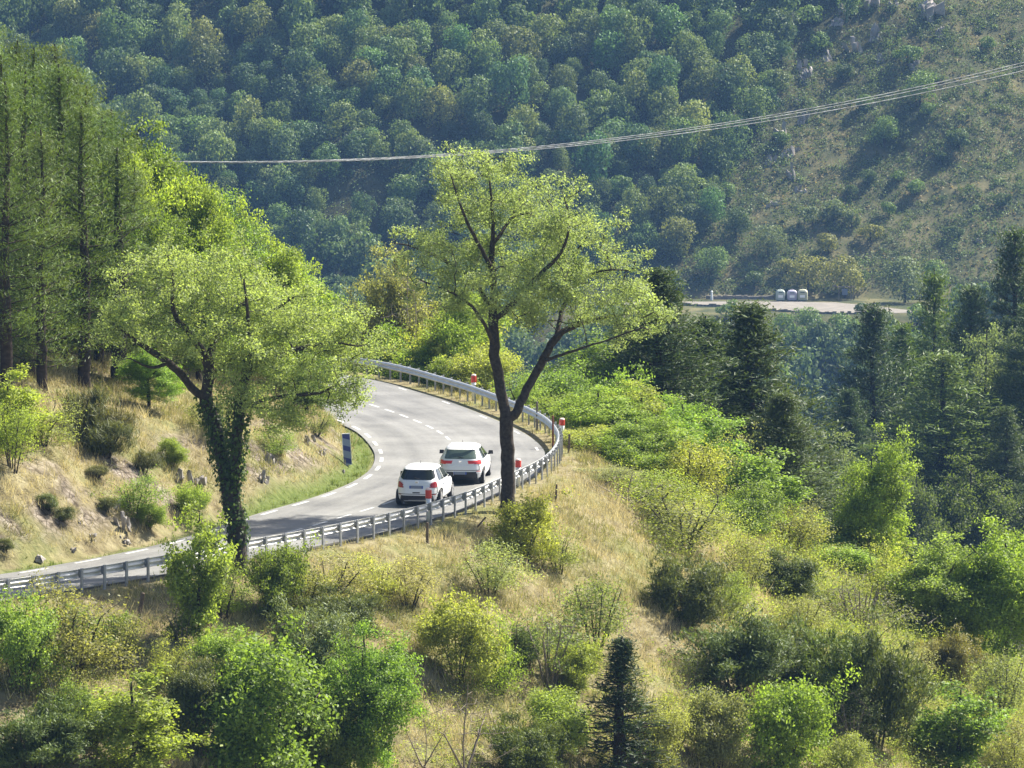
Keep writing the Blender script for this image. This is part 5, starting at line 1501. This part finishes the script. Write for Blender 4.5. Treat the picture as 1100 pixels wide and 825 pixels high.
for i in range(len(xs) - 1):
    yy = np.interp((xs[i] + xs[i + 1]) / 2, lx, lyy - lw * 0.5)
    h_ = 0.25 + 0.3 * frng.random()
    wl.box(((xs[i] + xs[i + 1]) / 2, yy - 0.3, FAR_Z + h_ / 2 - 0.4), (xs[i + 1] - xs[i] + 0.05 * frng.random(), 0.5, h_ + 0.8))
o = wl.build("retaining_wall", M_STONE); tag(o, "dark retaining wall along the valley side of the lay-by", "wall")

# ------------------------------------------------------------------ cables across the valley
def cable(pts, Yd, label, r=0.027, seed=0):
    px = np.array([p[0] for p in pts], float); ro = np.array([p[1] for p in pts], float)
    cf = np.polyfit(px, ro, 3 if len(pts) > 4 else 2)
    X_ = np.linspace(-25, 1320, 420)
    C = []
    for x in X_:
        d = ray(x, np.polyval(cf, x)); t = Yd / d[1]
        C.append((d[0] * t, Yd, CAM_Z + d[2] * t))
    C = np.array(C)
    rr = np.full(len(C), r) * (1 + 0.25 * np.sin(np.arange(len(C)) * 1.9 + seed))
    par = np.arange(len(C)) - 1
    V, q = tubes(C, par, rr)
    o = link("power_cable", mesh_np("power_cable", V, [q], M_CABLE, smooth=True))
    tag(o, label, "cable", "power cables across the valley")
base = [(190, 173.2), (350, 172), (460, 168.5), (540, 160.5), (640, 149.5), (740, 137), (800, 129.5), (900, 111), (1000, 91.5), (1100, 66.5)]
cable(base, 400, "topmost of the three pale power cables sagging across the valley", seed=0)
cable([(x, y + 0.6 + 2.6 * max(0, (x - 300) / 800)) for x, y in base], 403, "middle one of the three pale power cables across the valley", seed=1)
cable([(x, y + 1.2 + 7.5 * max(0, (x - 330) / 770) ** 1.2) for x, y in base], 406, "lowest of the three pale power cables across the valley", seed=2)

# ------------------------------------------------------------------ grass and weeds near the road
def blades(name, label, n, mask, color, hgt, wid, per, seed, spread=0.10, lean=0.35):
    rng = np.random.default_rng(seed)
    x = rng.uniform(-24, 25, n * 3); y = rng.uniform(184, 264, n * 3)
    _, dR_, dI_ = height(x, y, True)
    ok = mask(x, y, dR_, dI_)
    x, y = x[ok][:n], y[ok][:n]
    z = height(x, y)
    m = len(x)
    B = np.repeat(np.stack([x, y, z], 1), per, 0) + np.concatenate([rng.normal(size=(m * per, 2)) * spread, np.full((m * per, 1), -0.02)], 1)
    hh = np.repeat(hgt * (0.35 + 0.7 * rng.random(m) + 0.7 * vnoise(x / 0.8, y / 0.8, 660)), per) * (0.6 + 0.7 * rng.random(m * per))
    D = rng.normal(size=(m * per, 3)) * lean; D[:, 2] = 1; D = unit(D)
    a = rng.random(m * per) * 6.28
    S = np.stack([np.cos(a), np.sin(a), 0 * a], 1) * (wid * (0.6 + 0.8 * rng.random((m * per, 1))))
    V = np.empty((m * per, 4, 3))
    V[:, 0] = B - S; V[:, 1] = B + S
    V[:, 2] = B + D * hh[:, None] + S * 0.25
    V[:, 3] = B + D * hh[:, None] - S * 0.25
    q = np.arange(m * per * 4).reshape(-1, 4)
    t = np.clip(np.repeat(rng.normal(0.5, 0.2, m) + 0.45 * fbm(x / 1.7, y / 1.7, 4, 650), per) + rng.normal(0, 0.18, m * per), 0, 1.2)
    o = link(name, mesh_np(name, V.reshape(-1, 3), [q], M_GRASS, tint=np.repeat(t, 4)))
    o.color = (*color, 1)
    return tag(o, label, "grass", kind="stuff")
offroad = lambda x, y, R, I: (R > 0.35) | (I > 0.25)
patch = lambda x, y: fbm(x / 3.2, y / 3.2, 4, 611)
blades("dry_grass", "dry straw-coloured grass covering the hillside", 38000, lambda x, y, R, I: offroad(x, y, R, I) & ((R < 26) & (I < 15)) & ((R > 0.9) | (I > 0.9)) & (patch(x, y) < 0.28) & ~((I > 1.1) & (I < 4.0) & (fbm(x / 1.6, y / 1.6, 4, 77) > 0.09)), (0.41, 0.37, 0.215), 0.24, 0.010, 9, 601, 0.14, 0.6)
blades("tall_dry_grass", "taller pale dry grass stalks in loose patches", 9000, lambda x, y, R, I: offroad(x, y, R, I) & ((R > 1.6) | (I > 1.4)) & (R < 24) & (I < 14) & (fbm(x / 2.1, y / 2.1, 3, 640) > 0.08), (0.45, 0.41, 0.26), 0.46, 0.009, 9, 602, 0.14, 0.45)
blades("green_grass", "short green grass along the inner verge of the bend", 9000, lambda x, y, R, I: (I > 0.12) & (I < 0.45 + 0.75 * sstep(208, 224, y)) & (x < 3), (0.17, 0.23, 0.06), 0.14, 0.011, 9, 603, 0.08)
blades("olive_grass", "olive green grass and herbs in patches on the slopes", 16000, lambda x, y, R, I: offroad(x, y, R, I) & ((R > 0.8) | (I > 1.4)) & (R < 26) & (I < 15) & (patch(x, y) > 0.04), (0.24, 0.25, 0.09), 0.28, 0.011, 9, 604, 0.14, 0.5)
blades("verge_grass", "yellowish grass tufts along the guardrail", 4500, lambda x, y, R, I: (R > -0.35) & (R < 1.0), (0.34, 0.32, 0.15), 0.18, 0.010, 9, 605, 0.08)

def weeds(name, label, n, mask, color, size, tall, per, seed):
    rng = np.random.default_rng(seed)
    x = rng.uniform(-24, 25, n * 6); y = rng.uniform(184, 262, n * 6)
    _, dR_, dI_ = height(x, y, True)
    ok = mask(x, y, dR_, dI_)
    x, y = x[ok][:n], y[ok][:n]; z = height(x, y); m = len(x)
    tl = tall * (0.35 + 1.0 * rng.random(m))
    P = np.repeat(np.stack([x, y, z], 1), per, 0)
    H_ = np.repeat(tl, per)[:, None]
    d = rng.normal(size=P.shape); d[:, 2] = np.abs(d[:, 2]) * 1.2; d = unit(d)
    P = P + d * H_ * rng.random((len(P), 1)) ** 0.5
    lv = leaf_cloud(P, d * 0.5 + rng.normal(size=P.shape) * 0.7 + np.array([0, 0, 0.5]), size * (0.5 + rng.random(len(P))), 0.5, rng)
    t = np.clip(np.repeat(rng.normal(0.5, 0.25, m), per) + rng.normal(0, 0.2, len(P)), 0, 1.2)
    o = link(name, mesh_np(name, lv[0], [lv[1]], M_LEAF, tint=np.repeat(t, 4)))
    o.color = (*color, 1)
    return tag(o, label, "ground cover", kind="stuff")
scrubzone = lambda x, y: fbm(x / 4.5, y / 4.5, 4, 711)
openpatch = lambda x, y: np.exp(-(((x - 4.6) / 3.2) ** 2 + ((y - 221) / 9.0) ** 2)) + np.exp(-(((x + 1.5) / 2.5) ** 2 + ((y - 206) / 4.0) ** 2)) * 0.8
weeds("ground_cover", "yellow-green weeds and seedlings between the bushes", 5200, lambda x, y, R, I: (R > 2.2) & (R < 30) & (scrubzone(x, y) + 0.35 * sstep(4, 12, R) - 0.8 * openpatch(x, y) > 0.02), (0.27, 0.31, 0.08), 0.068, 0.5, 50, 701)
weeds("low_scrub", "dark green low scrub at the foot of the slope", 1500, lambda x, y, R, I: (R > 7) & (R < 34) & (fbm(x / 4, y / 4, 4, 733) + 0.4 * sstep(9, 16, R) - 0.9 * openpatch(x, y) > 0.15), (0.16, 0.215, 0.06), 0.09, 0.75, 70, 702)
weeds("thicket_cover", "tangled yellow-green growth filling the thicket outside the bend", 1500, lambda x, y, R, I: (R > 2.0) & (R < 28) & (y > 212) & (x > 4.2 + 0.25 * np.maximum(228 - y, 0)) & (fbm(x / 3.5, y / 3.5, 3, 721) > -0.25), (0.27, 0.32, 0.075), 0.078, 1.2, 150, 703)
weeds("bank_weeds", "green weeds in the gullies of the dry bank", 500, lambda x, y, R, I: (I > 1.2) & (I < 13) & (fbm(x / 3, y / 3, 4, 755) > 0.22), (0.16, 0.20, 0.06), 0.08, 0.35, 30, 704)

# ------------------------------------------------------------------ valley haze
hz = MB(); hz.box((0, 690, -18), (900, 1500, 156))
m, nt, N, L = new_mat("valley_haze")
out = N.new("ShaderNodeOutputMaterial"); pv = N.new("ShaderNodeVolumePrincipled")
pv.inputs['Color'].default_value = (0.28, 0.53, 1.0, 1)
pv.inputs['Density'].default_value = 0.000085
L.new(pv.outputs[0], out.inputs['Volume'])
hzo = hz.build("haze", m); tag(hzo, "thin blue haze filling the valley", "haze", kind="stuff")
